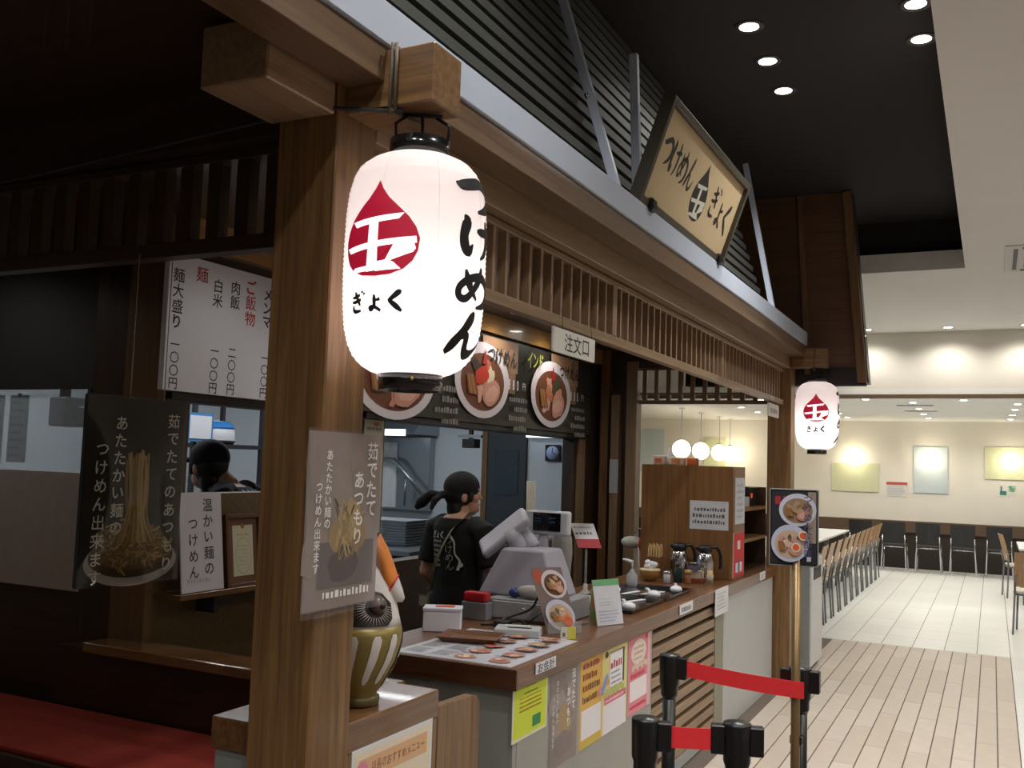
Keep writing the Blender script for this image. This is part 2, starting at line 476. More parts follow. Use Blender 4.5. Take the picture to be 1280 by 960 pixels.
struct('wall_back', B(-7.2, 4.6, 18.6, 18.7, 0, ZL), WALLW)
struct('wall_right', B(4.5, 4.6, -4, 18.6, 0, ZW), WALLW)
struct('wall_left', B(-7.2, -7.1, -4, 18.6, 0, ZB), WALLW)
struct('wall_front', B(-7.2, 4.6, -4.1, -4, 0, ZB), WALLW)
band = struct('trim_3', B(-7.1, 4.5, 18.5, 18.598, .63, .83), mat('brown_wainscot', '5f4c3c', 0.5))
struct('trim_4', B(-7.1, 4.5, 18.53, 18.598, 0.001, .63), mat('dark_wainscot', '2a211d', 0.6))

# ------------------------------------------------------------ kitchen box of the stall
KW = mat('kitchen_wall', 'c9d2d8', 0.5, noise=0.02)
KX = -3.0
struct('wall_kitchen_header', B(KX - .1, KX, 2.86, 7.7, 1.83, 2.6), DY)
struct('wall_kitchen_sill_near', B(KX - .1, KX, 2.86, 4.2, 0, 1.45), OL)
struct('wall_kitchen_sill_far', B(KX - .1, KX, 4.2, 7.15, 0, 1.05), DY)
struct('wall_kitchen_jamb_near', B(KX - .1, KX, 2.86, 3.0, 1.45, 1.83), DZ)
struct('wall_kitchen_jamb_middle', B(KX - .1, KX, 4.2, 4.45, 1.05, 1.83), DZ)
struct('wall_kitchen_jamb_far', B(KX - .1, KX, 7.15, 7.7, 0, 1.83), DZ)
struct('trim_5', B(KX - .19, KX - .0, 2.82, 2.86, 0, 2.6), wood('post_wood_dim', '5a4128', '74552f', 'z'))
struct('trim_6', B(KX - .40, KX - .19, 2.84, 2.9, 0, 2.6), DZ)
struct('wall_kitchen_front_panel', B(-7.1, KX - .4, 2.84, 2.9, 1.03, 1.52), mat('beige_panel', 'a59a92', 0.6))
struct('wall_kitchen_front_lower', B(-7.1, KX - .4, 2.85, 2.9, 0, 1.03), DX)
struct('wall_kitchen_front_upper', B(-7.1, KX - .4, 2.84, 2.9, 1.88, 2.6), mat('black_board', '15110f', 0.7))
w1 = struct('window_1', B(-7.1, KX - .4, 2.868, 2.874, 1.52, 1.88), glass('ribbed_glass', 'b8c6d0', 0.3, 0.35))
struct('window_frame', MB().box(KX - .42, KX - .4, 2.835, 2.9, 1.52, 1.88), DRK, w1)
struct('wall_kitchen_back', B(-6.0, -5.9, 2.9, 8.7, 0, 2.5), KW)
struct('wall_kitchen_far', B(-6.0, -3.1, 8.7, 8.8, 0, 2.5), KW)
struct('wall_kitchen_return', B(-3.1, -3.05, 7.7, 8.7, 0, 2.5), DZ)
struct('ceiling_kitchen', B(-6.0, -3.1, 2.9, 8.8, 2.5, 2.55), KW)
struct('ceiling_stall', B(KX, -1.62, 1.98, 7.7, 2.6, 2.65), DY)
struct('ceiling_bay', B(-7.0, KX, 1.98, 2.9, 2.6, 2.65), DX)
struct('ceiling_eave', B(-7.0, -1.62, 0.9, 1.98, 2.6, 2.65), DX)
# far end of the stall: dark wood panelling left of the opening
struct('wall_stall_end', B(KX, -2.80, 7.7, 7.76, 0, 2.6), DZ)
struct('wall_stall_end_header', B(-2.80, -1.60, 7.66, 7.74, 2.45, 2.6), DX)
struct('trim_7', B(-2.97, -2.90, 7.64, 7.70, 0, 2.6), WZ)
struct('trim_8', B(-2.86, -2.79, 7.60, 7.70, 0, 2.22), LZ)
struct('trim_9', B(-2.735, -2.645, 7.62, 7.74, 0, 2.5), LZ)
struct('trim_10', B(-2.80, -2.735, 7.68, 7.74, 0, 2.5), DZ)
struct('trim_11', B(KX + .001, KX + .02, 7.2, 7.34, 0, 2.6), LZ)

# warm varnished valance over the menu boards
struct('trim_12', B(KX, KX + .05, 2.9, 7.6, 2.475, 2.598), wood('varnished_valance', '8a6436', 'b0854c', 'y', rough=0.3, coat=0.5))

for bx_ in (-4.0, -5.4): lamp('bay_lamp', (bx_, 2.35, 2.57), PW['bay'], WARM, 'SPOT', .05, 150, .7)

# low partition with a glossy ledge, closing the aisle beside the red bench
part = struct('wall_partition', B(KX - .4, -1.80, 2.76, 2.84, 0, .83), DX)
struct('ledge', B(KX - .19, -1.80, 2.70, 2.86, .83, .87), wood('glossy_ledge', '6d4c32', '86623f', 'x', rough=0.12, coat=0.8), part, bev=.004)

# ------------------------------------------------------------ timber frame of the stall
fr = thing('stall_frame', 'brown timber frame of the stall with posts, beams and pale steel gutter', 'stall frame', (-1.49, 1.9, 0))
def post(x0, x1, y0, y1, z1):
    obj('post', B(x0, x1, y0, y1, 0, z1), WZ, fr, bev=.004)
post(-1.58, -1.40, 1.82, 1.98, 2.60)
post(-1.57, -1.39, 7.62, 7.78, 2.60)
obj('header_beam', B(-1.54, -1.402, 1.985, 7.615, 2.425, 2.60), LY, fr, bev=.003)
obj('beam_end', B(-1.60, -1.405, 1.57, 1.815, 2.44, 2.585), LY, fr, bev=.004)
obj('fascia_board', B(-1.40, -1.288, 0.95, 7.64, 2.515, 2.60), wood('fascia_wood', '5b4632', '73593f', 'y'), fr, bev=.002)
obj('eave_strip', B(-1.62, -1.40, 0.95, 7.64, 2.60, 2.66), DY, fr)
obj('gutter', MB().box(-1.33, -1.278, 0.95, 7.655, 2.602, 2.705), STEEL, fr, bev=.003)
obj('bracket_beam', B(-1.40, -1.15, 1.845, 1.972, 2.45, 2.592), WX, fr, bev=.004)
obj('bracket_beam', B(-1.39, -1.125, 7.60, 7.72, 2.43, 2.575), WX, fr, bev=.004)
obj('crossways_beam', B(-6.9, -1.58, 1.84, 1.96, 2.425, 2.60), DX, fr)
obj('cord', MB().tube([(-3.6, 1.815, 2.36), (-2.4, 1.80, 2.40), (-1.6, 1.81, 2.452), (-1.395, 1.81, 2.452), (-1.24, 1.86, 2.44)], .005, 6), DRK, fr)

def frieze(name, label, root, axis, a0, a1, c, th, z0, z1, rail, bars, bw, mb_, mr, mullions=(), mw=.05, mid=None):
    t = thing(name, label, 'lattice', root)
    def bx(p0, p1, q0, q1, d0, d1):
        return B(d0, d1, p0, p1, q0, q1) if axis == 'y' else B(p0, p1, d0, d1, q0, q1)
    obj('bottom_rail', bx(a0, a1, z0, z0 + rail, c - th, c), mr, t, bev=.002)
    obj('top_rail', bx(a0, a1, z1 - rail * .6, z1, c - th, c), mr, t, bev=.002)
    if mid: obj('middle_rail', bx(a0, a1, mid - .008, mid + .008, c - th * .7, c - th * .3), mr, t)
    for b in bars: obj('bar', bx(b - bw / 2, b + bw / 2, z0 + rail, z1 - rail * .6, c - th * .8, c - th * .1), mb_, t)
    for b in mullions: obj('mullion', bx(b - mw / 2, b + mw / 2, z0 + rail, z1 - rail * .6, c - th, c + .002), mb_, t)
    return t
mull = (3.864, 5.725)
bars = [m0 + 1.861 / 20 * k for m0 in (2.003, 3.864, 5.725) for k in range(1, 20)]
frieze('lattice_frieze', 'long brown lattice frieze of thin upright bars under the front beam', (-1.47, 4.8, 2.14), 'y', 1.985, 7.615, -1.45, .045, 2.14, 2.42, .04, bars, .018, LZ, LY, mull)
frieze('lattice_frieze', 'dark lattice frieze left of the near post above the red bench', (-3.5, 1.92, 2.15), 'x', -5.5, -1.585, 1.94, .05, 2.15, 2.42, .04, [-1.66 - .1 * k for k in range(38)], .045, DZ, DX)
frieze('lattice_frieze', 'short lattice frieze over the far opening above the wooden cabinet', (-2.1, 7.7, 2.15), 'x', -2.64, -1.575, 7.72, .05, 2.15, 2.45, .03, [-2.60 + .102 * k for k in range(10)], .035, WZ, WX, mid=2.235)

# ------------------------------------------------------------ louvred roof screen, its struts
rt = thing('louvred_roof', 'dark louvred roof screen of long grey slats rising behind the gutter', 'roof', (-1.36, 3.8, 2.66))
K = .32
obj('backing',
    MB().add([(-1.37, 1.0, 2.66), (-1.37, 6.45, 2.66), (-1.37 - K * 1.18, 6.45, 3.84), (-1.37 - K * 1.18, 1.0, 3.84), (-1.41, 1.0, 2.66), (-1.41, 6.45, 2.66), (-1.41 - K * 1.18, 6.45, 3.84), (-1.41 - K * 1.18, 1.0, 3.84)],
    [(0, 1, 2, 3), (7, 6, 5, 4), (0, 4, 5, 1), (1, 5, 6, 2), (2, 6, 7, 3), (3, 7, 4, 0)]), mat('roof_black', '0c0c0e', 0.8), rt)
SL = mat('roof_slat', '3e403b', 0.55)
z = 2.74
while z < 3.82:
    x = -1.345 - K * (z - 2.66)
    obj('slat', MB().bar((x, 1.0, z), (x, 6.42, z), .03, .034), SL, rt)
    z += .076
def strut(y, z0, z1, lean, w=.035):
    x0 = -1.30; obj('strut', MB().bar((x0, y, z0), (x0 - lean * (z1 - z0), y, z1), w, .03, up=(0, 1, 0)), STEEL, rt, bev=.002)
strut(3.45, 2.70, 3.72, .31); strut(6.42, 2.70, 3.70, .19)
obj('strut', MB().bar((-1.30, 3.70, 2.70), (-1.33, 3.70, 3.34), .035, .03, up=(0, 1, 0)), STEEL, rt, bev=.002)
obj('bolt', MB().ell((-1.425, 3.43, 3.08), (.011, .011, .011), 10, 6), CHROME, rt)

# wooden gable hanging beyond the stall
g = thing('wooden_gable', 'tall brown plank gable hanging beyond the far post under the black ceiling', 'gable', (-1.3, 7.95, 2.31))
yy = 7.86
GW = wood('gable_wood', '5a3d29', '6e4c33', 'x', rough=.5)
n = 9
for k in range(n):
    z0, z1 = 2.45 + (3.85 - 2.45) * k / n, 2.45 + (3.85 - 2.45) * (k + 1) / n - .0012
    xr = lambda z: -.875 - .08 * (z - 2.31)
    obj('plank', MB().prism([(-2.3, z0), (xr(z0), z0), (xr(z1), z1), (-2.3, z1)], (0, yy + .04, 0), PX, UP, .03), GW, g)
obj('corner_board', MB().prism([(-.93, 2.33), (-.862, 2.33), (-.985, 3.85), (-1.05, 3.85)], (0, yy + .04, 0), PX, UP, .07), WZ, g, bev=.003)
obj('edge_board', MB().prism([(-.895, 2.33), (-.855, 2.33), (-.98, 3.85), (-1.015, 3.85)], (0, yy + .2, 0), PX, UP, .16), DZ, g)
obj('batten', MB().prism([(-1.33, 2.40), (-1.29, 2.40), (-1.36, 3.85), (-1.40, 3.85)], (0, yy + .012, 0), PX, UP, .03), WZ, g, bev=.002)
obj('bottom_board', B(-2.3, -.875, yy - .01, yy + .10, 2.31, 2.45), mat('gable_soffit', '1d1512', 0.7), g)
# ============================================================ ceiling lights
LENS = mat('lamp_lens', 'fffaf2', 0.5, emit=14, ecol='fff6e8', noise=0)
RDK = mat('lamp_ring_dark', '3a3836', 0.5, noise=0)
RING = mat('lamp_ring', 'd8d8d6', 0.4, noise=0)
def downlight(x, y, z, label, power, col, group, r=0.06, spot=130, ring=None, blend=.7):
    t = thing('ceiling_downlight', label, 'downlight', (x, y, z), group)
    obj('trim_ring', MB().lathe([(r * .92, -.004), (r * 1.25, -.006), (r * 1.28, 0), (r * .92, -.001)], (x, y, z), 20), ring or (RDK if z == ZB else RING), t)
    obj('lens', MB().lathe([(0, -.006), (r * .7, -.006), (r * .93, -.002)], (x, y, z), 16), LENS, t)
    lamp('downlight_lamp', (x, y, z - .03), power, col, 'SPOT', .05, spot, blend, t)
    return t
ROW = ['nearest', 'middle', 'farthest']
for i, y in enumerate((4.72, 5.17, 5.62)):
    downlight(-1.085, y, ZB, ROW[i] + ' of the three downlights in a row on the black ceiling above the hanging sign', PW['hall'], NEUT, 'downlights in the black ceiling recess')
for i, y in enumerate((4.78, 5.19)):
    downlight(-.31, y, ZB, ('nearer' if i == 0 else 'farther') + ' of two downlights on the black ceiling by the white ceiling edge', PW['hall'], NEUT, 'downlights in the black ceiling recess')
# the same ceiling goes on above and behind the camera
for x, y in ((-1.085, 2.2), (-.31, 2.2), (-1.085, .6), (-.31, .6), (-1.085, -1.2), (-.31, -1.2)):
    lamp('unseen_recess_lamp', (x, y, ZB - .03), PW['hall'], NEUT, 'SPOT', .05, 130, .7)  # unseen lamps; the rearmost pair is added to brighten sides facing the camera
for i, x in enumerate((-1.37, -.46, .36)):
    downlight(x, 12.45, ZW, ['left', 'middle', 'right'][i] + ' square downlight at the end of the white ceiling washing the bulkhead', PW['wash'], WARM, 'downlights washing the bulkhead', r=.06, spot=150)
for x, y in ((1.3, 11.2), (1.3, 8.6), (1.3, 6.0), (1.3, 3.4), (2.6, 8.6), (2.6, 5.0), (1.3, .8), (.5, 10.6), (1.3, -1.6), (3.2, 1.5), (1.5, 2.1)):
    lamp('aisle_fill_lamp', (x, y, ZW - .03), PW['aisle'], WARM, 'SPOT', .06, 140, .7)  # bare lamps without fixtures, added to brighten the floor, ceiling and stall front
D = [(-1.47, 13.24, 'just right of the far lantern, first under the lower ceiling'), (-.94, 13.82, 'nearest in the middle row of the dining ceiling'), (-.95, 15.13, 'second in the middle row of the dining ceiling'),
     (-.96, 16.4, 'third in the middle row of the dining ceiling'), (-.95, 17.5, 'farthest in the middle row of the dining ceiling'), (-.32, 13.38, 'alone between the two rows of the dining ceiling'),
     (.3, 14.1, 'nearest in the right row of the dining ceiling'), (.29, 15.23, 'second in the right row of the dining ceiling'), (.28, 16.5, 'third in the right row of the dining ceiling'), (.27, 17.7, 'farthest in the right row of the dining ceiling'),
     (-2.23, 17.4, 'farther of the pair low beside the far lantern'), (-2.22, 16.3, 'nearer of the pair low beside the far lantern'),
     (-3.47, 14.9, 'upper one seen through the far opening under the lattice'), (-3.48, 16.1, 'lower one seen through the far opening under the lattice'), (-2.83, 13.3, 'nearest one seen at the end of the front lattice frieze')]
for x, y, l in D: downlight(x, y, ZL, 'dining room downlight ' + l, PW['dining'], WARM, 'downlights in the dining room ceiling', r=.055, spot=150)
for x, y in ((1.6, 14.2), (1.6, 16.8), (3.2, 15.5), (-5.6, 14.8), (-5.6, 17.2)):
    lamp('dining_lamp', (x, y, ZL - .03), PW['dining'], WARM, 'SPOT', .06, 150, .7)
for i, y in enumerate((5.58, 6.35)):
    downlight(-2.74, y, 2.6, ('left' if i == 0 else 'right') + ' downlight in the stall ceiling above the noodle menu board', PW['stall'], WARM, 'downlights above the menu board', spot=168)
for x, y in ((-2.74, 4.8), (-2.74, 4.0), (-2.0, 3.9), (-2.0, 5.6), (-2.0, 6.8)): lamp('unseen_stall_lamp', (x, y, 2.56), PW['stall'], WARM, 'SPOT', .05, 140, .7)
lamp('unseen_stall_lamp', (-2.45, 3.1, 2.56), PW['stall'] * .4, WARM, 'SPOT', .05, 150, .7)  # unseen extra lamp, added only to brighten the price board
for v, (x, y, a, b) in enumerate(((-.95, 14.35, .24, .04), (-.95, 15.6, .24, .04))):
    t = thing('ceiling_vent', ('nearer' if v == 0 else 'farther') + ' slot vent in the dining room ceiling among the middle downlights', 'vent', (x, y, ZL))
    obj('frame', B(x - a, x + a, y - b, y + b, ZL - .008, ZL), mat('vent_white', 'bdbdb8', .6), t)
    for k in range(3): obj('slot', B(x - a + .02, x + a - .02, y - b + .01 + k * .022, y - b + .022 + k * .022, ZL - .011, ZL - .008), DRK, t)
t = thing('ceiling_cassette', 'square air conditioning cassette in the white ceiling at the right edge', 'air conditioner', (.5, 8.7, ZW))
obj('panel', B(.10, .92, 8.15, 9.15, ZW - .012, ZW), mat('vent_pale', 'd9d9d5', .6), t, bev=.003)
for a, b, c, d in ((.16, .19, 8.25, 9.05), (.83, .86, 8.25, 9.05), (.22, .80, 8.20, 8.24), (.22, .80, 9.06, 9.10)): obj('slot', B(a, b, c, d, ZW - .017, ZW - .012), DRK, t)
obj('grille', B(.24, .78, 8.32, 8.98, ZW - .02, ZW - .012), GREY, t)

GL = paperlamp('globe_glass', 'fff6e0', .5, 5.0)
for i, y in enumerate((15.1, 16.25, 17.5, 18.3)):
    x = -4.47
    t = thing('pendant_globe', ['first', 'second', 'third', 'fourth'][i] + ' glowing white pendant globe from the left above the wooden cabinet', 'pendant lamp', (x, y, ZL), 'pendant globes seen through the far opening')
    obj('globe', MB().ell((x, y, 1.935), (.145, .145, .145), 18, 12), GL, t)
    obj('cord', MB().tube([(x, y, 2.08), (x, y, ZL)], .006, 6), GREY, t)
    obj('ceiling_rose', MB().lathe([(.05, -.02), (.05, 0)], (x, y, ZL), 12), WHITE, t)
    obj('collar', MB().lathe([(.04, 0), (.035, .035), (.0, .035)], (x, y, 2.07), 12), CHROME, t)
    lamp('globe_lamp', (x + .2, y - .2, 1.93), PW['globe'], WARM, radius=.1, parent=t)
for i, x in enumerate((-2.26, -.98, .295)):
    t = thing('wall_globe', 'glowing round wall lamp on the ' + ['left yellow-green', 'pale blue', 'right yellow-green'][i] + ' panel of the back wall', 'wall lamp', (x, 18.6, 1.92), 'round lamps on the back wall')
    obj('globe', MB().ell((x, 18.46, 1.92), (.125, .125, .125), 18, 12), GL, t)
    obj('wall_plate', MB().tube([(x, 18.599, 1.92), (x, 18.56, 1.92)], .05, 12), CHROME, t)
    lamp('globe_lamp', (x, 18.25, 1.92), PW['globe'], WARM, radius=.1, parent=t)
# kitchen tubes
t = thing('fluorescent_tube', 'long fluorescent tube light under the kitchen ceiling over the pass', 'tube light', (-4.4, 5.2, 2.5))
TUBE = mat('tube_glow', 'f2f8ff', .5, emit=6, noise=0)
obj('housing', B(-4.46, -4.34, 4.3, 6.1, 2.46, 2.5), WHITE, t); obj('tube', MB().tube([(-4.4, 4.35, 2.44), (-4.4, 6.05, 2.44)], .018, 10), TUBE, t)
lamp('tube_lamp', (-4.4, 5.2, 2.40), PW['kitchen'], COOL, 'AREA', rot=(0, 0, 0), size=(.15, 1.7), parent=t)
t = thing('fluorescent_tube', 'pale tube light on the far kitchen wall above the wall clock', 'tube light', (-3.95, 8.6, 1.93))
obj('housing', B(-4.13, -3.62, 8.62, 8.7, 1.885, 1.93), WHITE, t); obj('tube', MB().tube([(-4.12, 8.60, 1.895), (-3.63, 8.60, 1.895)], .016, 10), mat('tube_dim', 'e4eef8', .5, emit=2.2, noise=0), t)
lamp('kitchen_lamp', (-4.6, 7.4, 2.40), PW['kitchen'], COOL, 'AREA', rot=(0, 0, 0), size=(1.0, .15))
lamp('kitchen_lamp', (-4.9, 4.0, 2.40), PW['kitchen'], COOL, 'AREA', rot=(0, 0, 0), size=(.15, 1.0))

# ============================================================ paper lanterns
LP = paperlamp('lantern_paper', 'f3ebe9', .62, .13)
LRED = mat('lantern_red', 'b00e2e', 0.6, emit=.35, ecol='c0143a', noise=.05, nscale=40)
LBLK = mat('lantern_ink', '0d0c0d', 0.6, noise=0)
LMARK = mat('lantern_bare', 'ffffff', 0.6, emit=.95, ecol='fff4f2', noise=0)
PROF = [(.43, 1.0), (.60, .965), (.73, .915), (.83, .85), (.905, .76), (.96, .62), (.99, .42), (1.0, .15), (1.0, -.12), (.985, -.4), (.955, -.6), (.90, -.745), (.82, -.85), (.72, -.92), (.60, -.97), (.46, -1.0)]
def prof_r(t):
    for (r0, z0), (r1, z1) in zip(PROF, PROF[1:]):
        if z1 <= t <= z0: return r0 + (r1 - r0) * (z0 - t) / (z0 - z1)
    return PROF[-1][0]
def lantern(c, R, Hh, face, label, hang, ribs=44, power=1.0):
    """face: compass angle of the direction the lantern's front is seen from"""
    c = Vector(c); t = thing('paper_lantern', label, 'lantern', c)
    p = []
    for k in range(ribs * 2 + 1):
        tt = 1 - k / ribs; p.append((R * prof_r(tt) * (1 if k % 2 else .987), Hh * tt))
    obj('paper_shade', MB().lathe(p, c, 64), LP, t)
    cap = mat('lantern_lacquer', '101113', .18, noise=0, coat=.5)
    obj('top_ring', MB().lathe([(R * .40, Hh * .99), (R * .43, Hh * .985), (R * .43, Hh + R * .24), (R * .39, Hh + R * .24), (R * .39, Hh)], c, 32), cap, t)
    obj('bottom_ring', MB().lathe([(R * .41, -Hh * .985), (R * .45, -Hh * .985), (R * .45, -Hh - R * .22), (R * .41, -Hh - R * .22), (R * .41, -Hh)], c, 32), cap, t)
    obj('stud', MB().ell(c + Vector((math.cos(face + .05) * R * .455, math.sin(face + .05) * R * .455, -Hh - R * .08)), (.004, .004, .005), 8, 6), mat('brass', 'd8b45a', .3, 1, noise=0), t)
    for k in range(8):
        a = face + math.radians(-17 + 46 * k) if k < 8 else 0
        a = face + math.radians(17) - k * math.pi / 4
        pts = [c + Vector((math.cos(a) * (R * prof_r(q) + .0005), math.sin(a) * (R * prof_r(q) + .0005), Hh * q)) for q in [1 - .05 * i for i in range(0, 41)]]
        obj('seam', MB().tube(pts, .0006, 4), mat('seam_grey', 'cfc8c6', .7, noise=0, emit=.45, ecol='cfc8c6'), t)
    def wrap(vs, fs, a0, lift):
        """lay flat print (x along the girth, y up, metres) round the shade"""
        bm = bmesh.new(); bv = [bm.verts.new((x, y, 0)) for x, y in vs]
        for f in fs:
            try: bm.faces.new([bv[i] for i in f])
            except ValueError: pass
        bmesh.ops.triangulate(bm, faces=bm.faces[:]); refine(bm, .011); bm.verts.index_update()
        out = []
        for v in bm.verts:
            a = a0 + v.co.x / R; tt = max(-1, min(1, v.co.y / Hh)); r = R * prof_r(tt) + lift
            out.append(c + Vector((math.cos(a) * r, math.sin(a) * r, v.co.y)))
        F = [tuple(v.index for v in f.verts) for f in bm.faces]; bm.free()
        return out, F
    # angles grow anticlockwise from above; to the viewer's right is a positive turn
    al = face + math.radians(-31); at = face + math.radians(57)
    w, h, y0 = R * 1.19, R * 1.26, R * -.33
    mb = MB(); mb.add(*wrap([(a * w, y0 + b * h) for a, b in DROP], [tuple(range(len(DROP)))], al, .0016)); obj('red_drop', mb, LRED, t)
    mb = MB()
    for q in LOGO_W: mb.add(*wrap([(a * w, y0 + b * h) for a, b in q], [tuple(range(len(q)))], al, .0024))
    obj('white_mark', mb, LMARK, t)
    mb = MB(); mb.add(*wrap([(a * w, y0 + b * h) for a, b in LOGO_HOLE], [(0, 1, 2)], al, .0032)); obj('red_drop_inset', mb, LRED, t)
    mb = MB(); s = R * .30
    for i, ch in enumerate('ぎょく'):
        for st in BR[ch]:
            vs, fs = ribbon([((-1.40 + i * .98) * s + a * s * .85, -R * .80 + b * s * .95, k * s) for a, b, k in [(q_[0], q_[1], q_[2] * 1.3) for q_ in st]], 4)
            mb.add(*wrap(vs, fs, al, .0016))
    obj('small_lettering', mb, LBLK, t)
    mb = MB(); s = R * .88
    for ch, yt, hh, dx in (('つ', 1.20, .60, .0), ('け', .60, .56, .06), ('め', -.06, .58, .02), ('ん', -.70, .60, -.06)):
        for st in BR[ch]:
            vs, fs = ribbon([((-.5 + dx) * s + a * s, R * (yt - hh + b * hh), k * R * .86) for a, b, k in st], 4)
            mb.add(*wrap(vs, fs, at, .0016))
    obj('large_lettering', mb, LBLK, t)
    # wire handle and the cord that ties it to the bracket beam
    top = Hh + R * .2
    for off in (-.26, .02, .30):
        dx, dy = -math.sin(face) * R * off * 1.3, math.cos(face) * R * off * 1.3
        obj('hanger_wire', MB().tube([c + Vector((dx, dy, top)), c + Vector((dx * 1.05, dy * 1.05, top + R * .3)), c + Vector((dx * .55, dy * .55, hang - c.z - .008))], .004 * R / .163, 6), BLK, t)
    obj('hanger_bar', MB().tube([c + Vector((math.sin(face) * R * .25, -math.cos(face) * R * .25, hang - c.z - .006)), c + Vector((-math.sin(face) * R * .3, math.cos(face) * R * .3, hang - c.z - .006))], .005, 6), BLK, t)
    lamp('lantern_bulb', (c.x, c.y, c.z - Hh * .38), PW['lantern'] * power, (1.0, .93, .90), radius=.035, parent=t)
    return t
FA = math.atan2(-1.91, 1.21)
L1 = lantern((-1.222, 1.91, 2.078), .168, .260, FA, 'large glowing white paper lantern hanging from the near post bracket', 2.45)
obj('hanging_cord', MB().tube([(-1.265, 1.838, 2.43), (-1.262, 1.836, 2.60), (-1.262, 1.978, 2.60), (-1.262, 1.98, 2.45), (-1.262, 1.84, 2.44)], .0045, 6), mat('cord_olive', '5c5446', .8), L1)
obj('hanging_cord', MB().tube([(-1.250, 1.838, 2.44), (-1.250, 1.836, 2.60)], .0045, 6), MATS['cord_olive'], L1)
F2 = math.atan2(-7.65, 1.2)
L2 = lantern((-1.203, 7.66, 2.06), .164, .258, F2 + math.radians(28), 'smaller-looking glowing paper lantern hanging from the far post bracket', 2.43, power=1.0)
obj('hanging_cord', MB().tube([(-1.215, 7.597, 2.40), (-1.215, 7.597, 2.58)], .005, 6), MATS['cord_olive'], L2)
# ============================================================ signs, boards, posters
def lin(a, b, t): return a + (b - a) * t
def bowl(c, cx, cy, rx, ry, seed, rim='d9d0d6', broth='6b3d24', tops=('c98d74', 'b06a50', 'e0c9a0', '3c3a26', 'b3382a'), noodles=0, side=.0, spike=True):
    """print of a ramen bowl seen from above"""
    r = random.Random(seed); st = random.getstate(); random.seed(seed)
    if side: c.ellipse(cx, cy - ry * side, rx * .8, ry * .82, ink('b7a9b4')); c.up()
    c.ellipse(cx, cy, rx, ry, ink(rim), 36); c.up()
    c.ellipse(cx, cy - ry * .05, rx * .8, ry * .76, ink(broth), 32); c.up()
    for k in range(noodles):
        x0 = cx + r.uniform(-.7, .3) * rx; y0 = cy + r.uniform(-.6, .5) * ry
        c.stroke([(x0, y0, rx * .05), (x0 + rx * .2, y0 + r.uniform(-.1, .1) * ry, rx * .05), (x0 + rx * .4, y0 + r.uniform(-.2, .1) * ry, rx * .05)], ink(r.choice(('c7a878', 'b8966a', 'd6bd92'))), 3)
    c.up()
    for k in range(16):
        a = k * 1.05 + seed; q = r.uniform(.1, .56)
        c.ellipse(cx + math.cos(a) * rx * q, cy + math.sin(a) * ry * q, rx * r.uniform(.08, .25), ry * r.uniform(.08, .2), ink(tops[k % len(tops)]), 12, r.uniform(0, 3), .2)
        if k % 2: c.up()
    c.ellipse(cx + rx * .3, cy - ry * .32, rx * .34, ry * .34, ink('c9917f'), 14, .4, .08); c.up()
    c.ellipse(cx + rx * .3, cy - ry * .34, rx * .24, ry * .2, ink('d8a796'), 12, .3, .12); c.up()
    for k in range(5):
        a = math.pi * .75 + k * .06; c.stroke([(cx - rx * (.6 - .05 * k), cy + ry * .1, rx * .06), (cx - rx * (.5 - .07 * k), cy - ry * .4, rx * .07)], ink('a9733f' if k % 2 else '8a5a33'), 2)
    c.up()
    if spike: c.poly([(cx - rx * .08, cy + ry * .42), (cx + rx * .1, cy + ry * .42), (cx + rx * .02, cy + ry * .86)], ink('a8202c'))
    random.setstate(st); c.up()

# white price board on the kitchen corner
def d1(c, w, h):
    s = .062
    cols = [('メンマ', '一〇〇円', INK, .955, .02), ('ご飯物', '', INKR, .775, .0), ('肉飯', '二〇〇円', INK, .615, .025), ('白米', '一〇〇円', INK, .445, .035), ('麺', '', INKR, .29, .0), ('麺大盛り', '一〇〇円', INK, .085, .03)]
    for a, b, m, x, dy in cols:
        c.text(a, w * x, h * .95 - dy, s * (1.12 if m is INKR else 1), m, vert=True, bold=.022)
        if b: c.text(b, w * x, h * .40 - dy * .3, s * .84, m, vert=True, bold=.006)
board = mat('price_board_white', 'e2e3ee', .5, noise=.01)
t = panel('price_board', 'white price board with columns of black and red characters over the left kitchen hatch', 'sign', (KX + .045, 2.80, 1.868), PY, UP, .62, .56, d1, board, .03, bname='board')
obj('ledge', B(KX + .002, KX + .03, 2.87, 4.2, 1.835, 1.862), BLK, t)
for y in (2.95, 3.45): obj('bracket', B(KX + .002, KX + .02, y, y + .03, 2.3, 2.33), DRK, t)
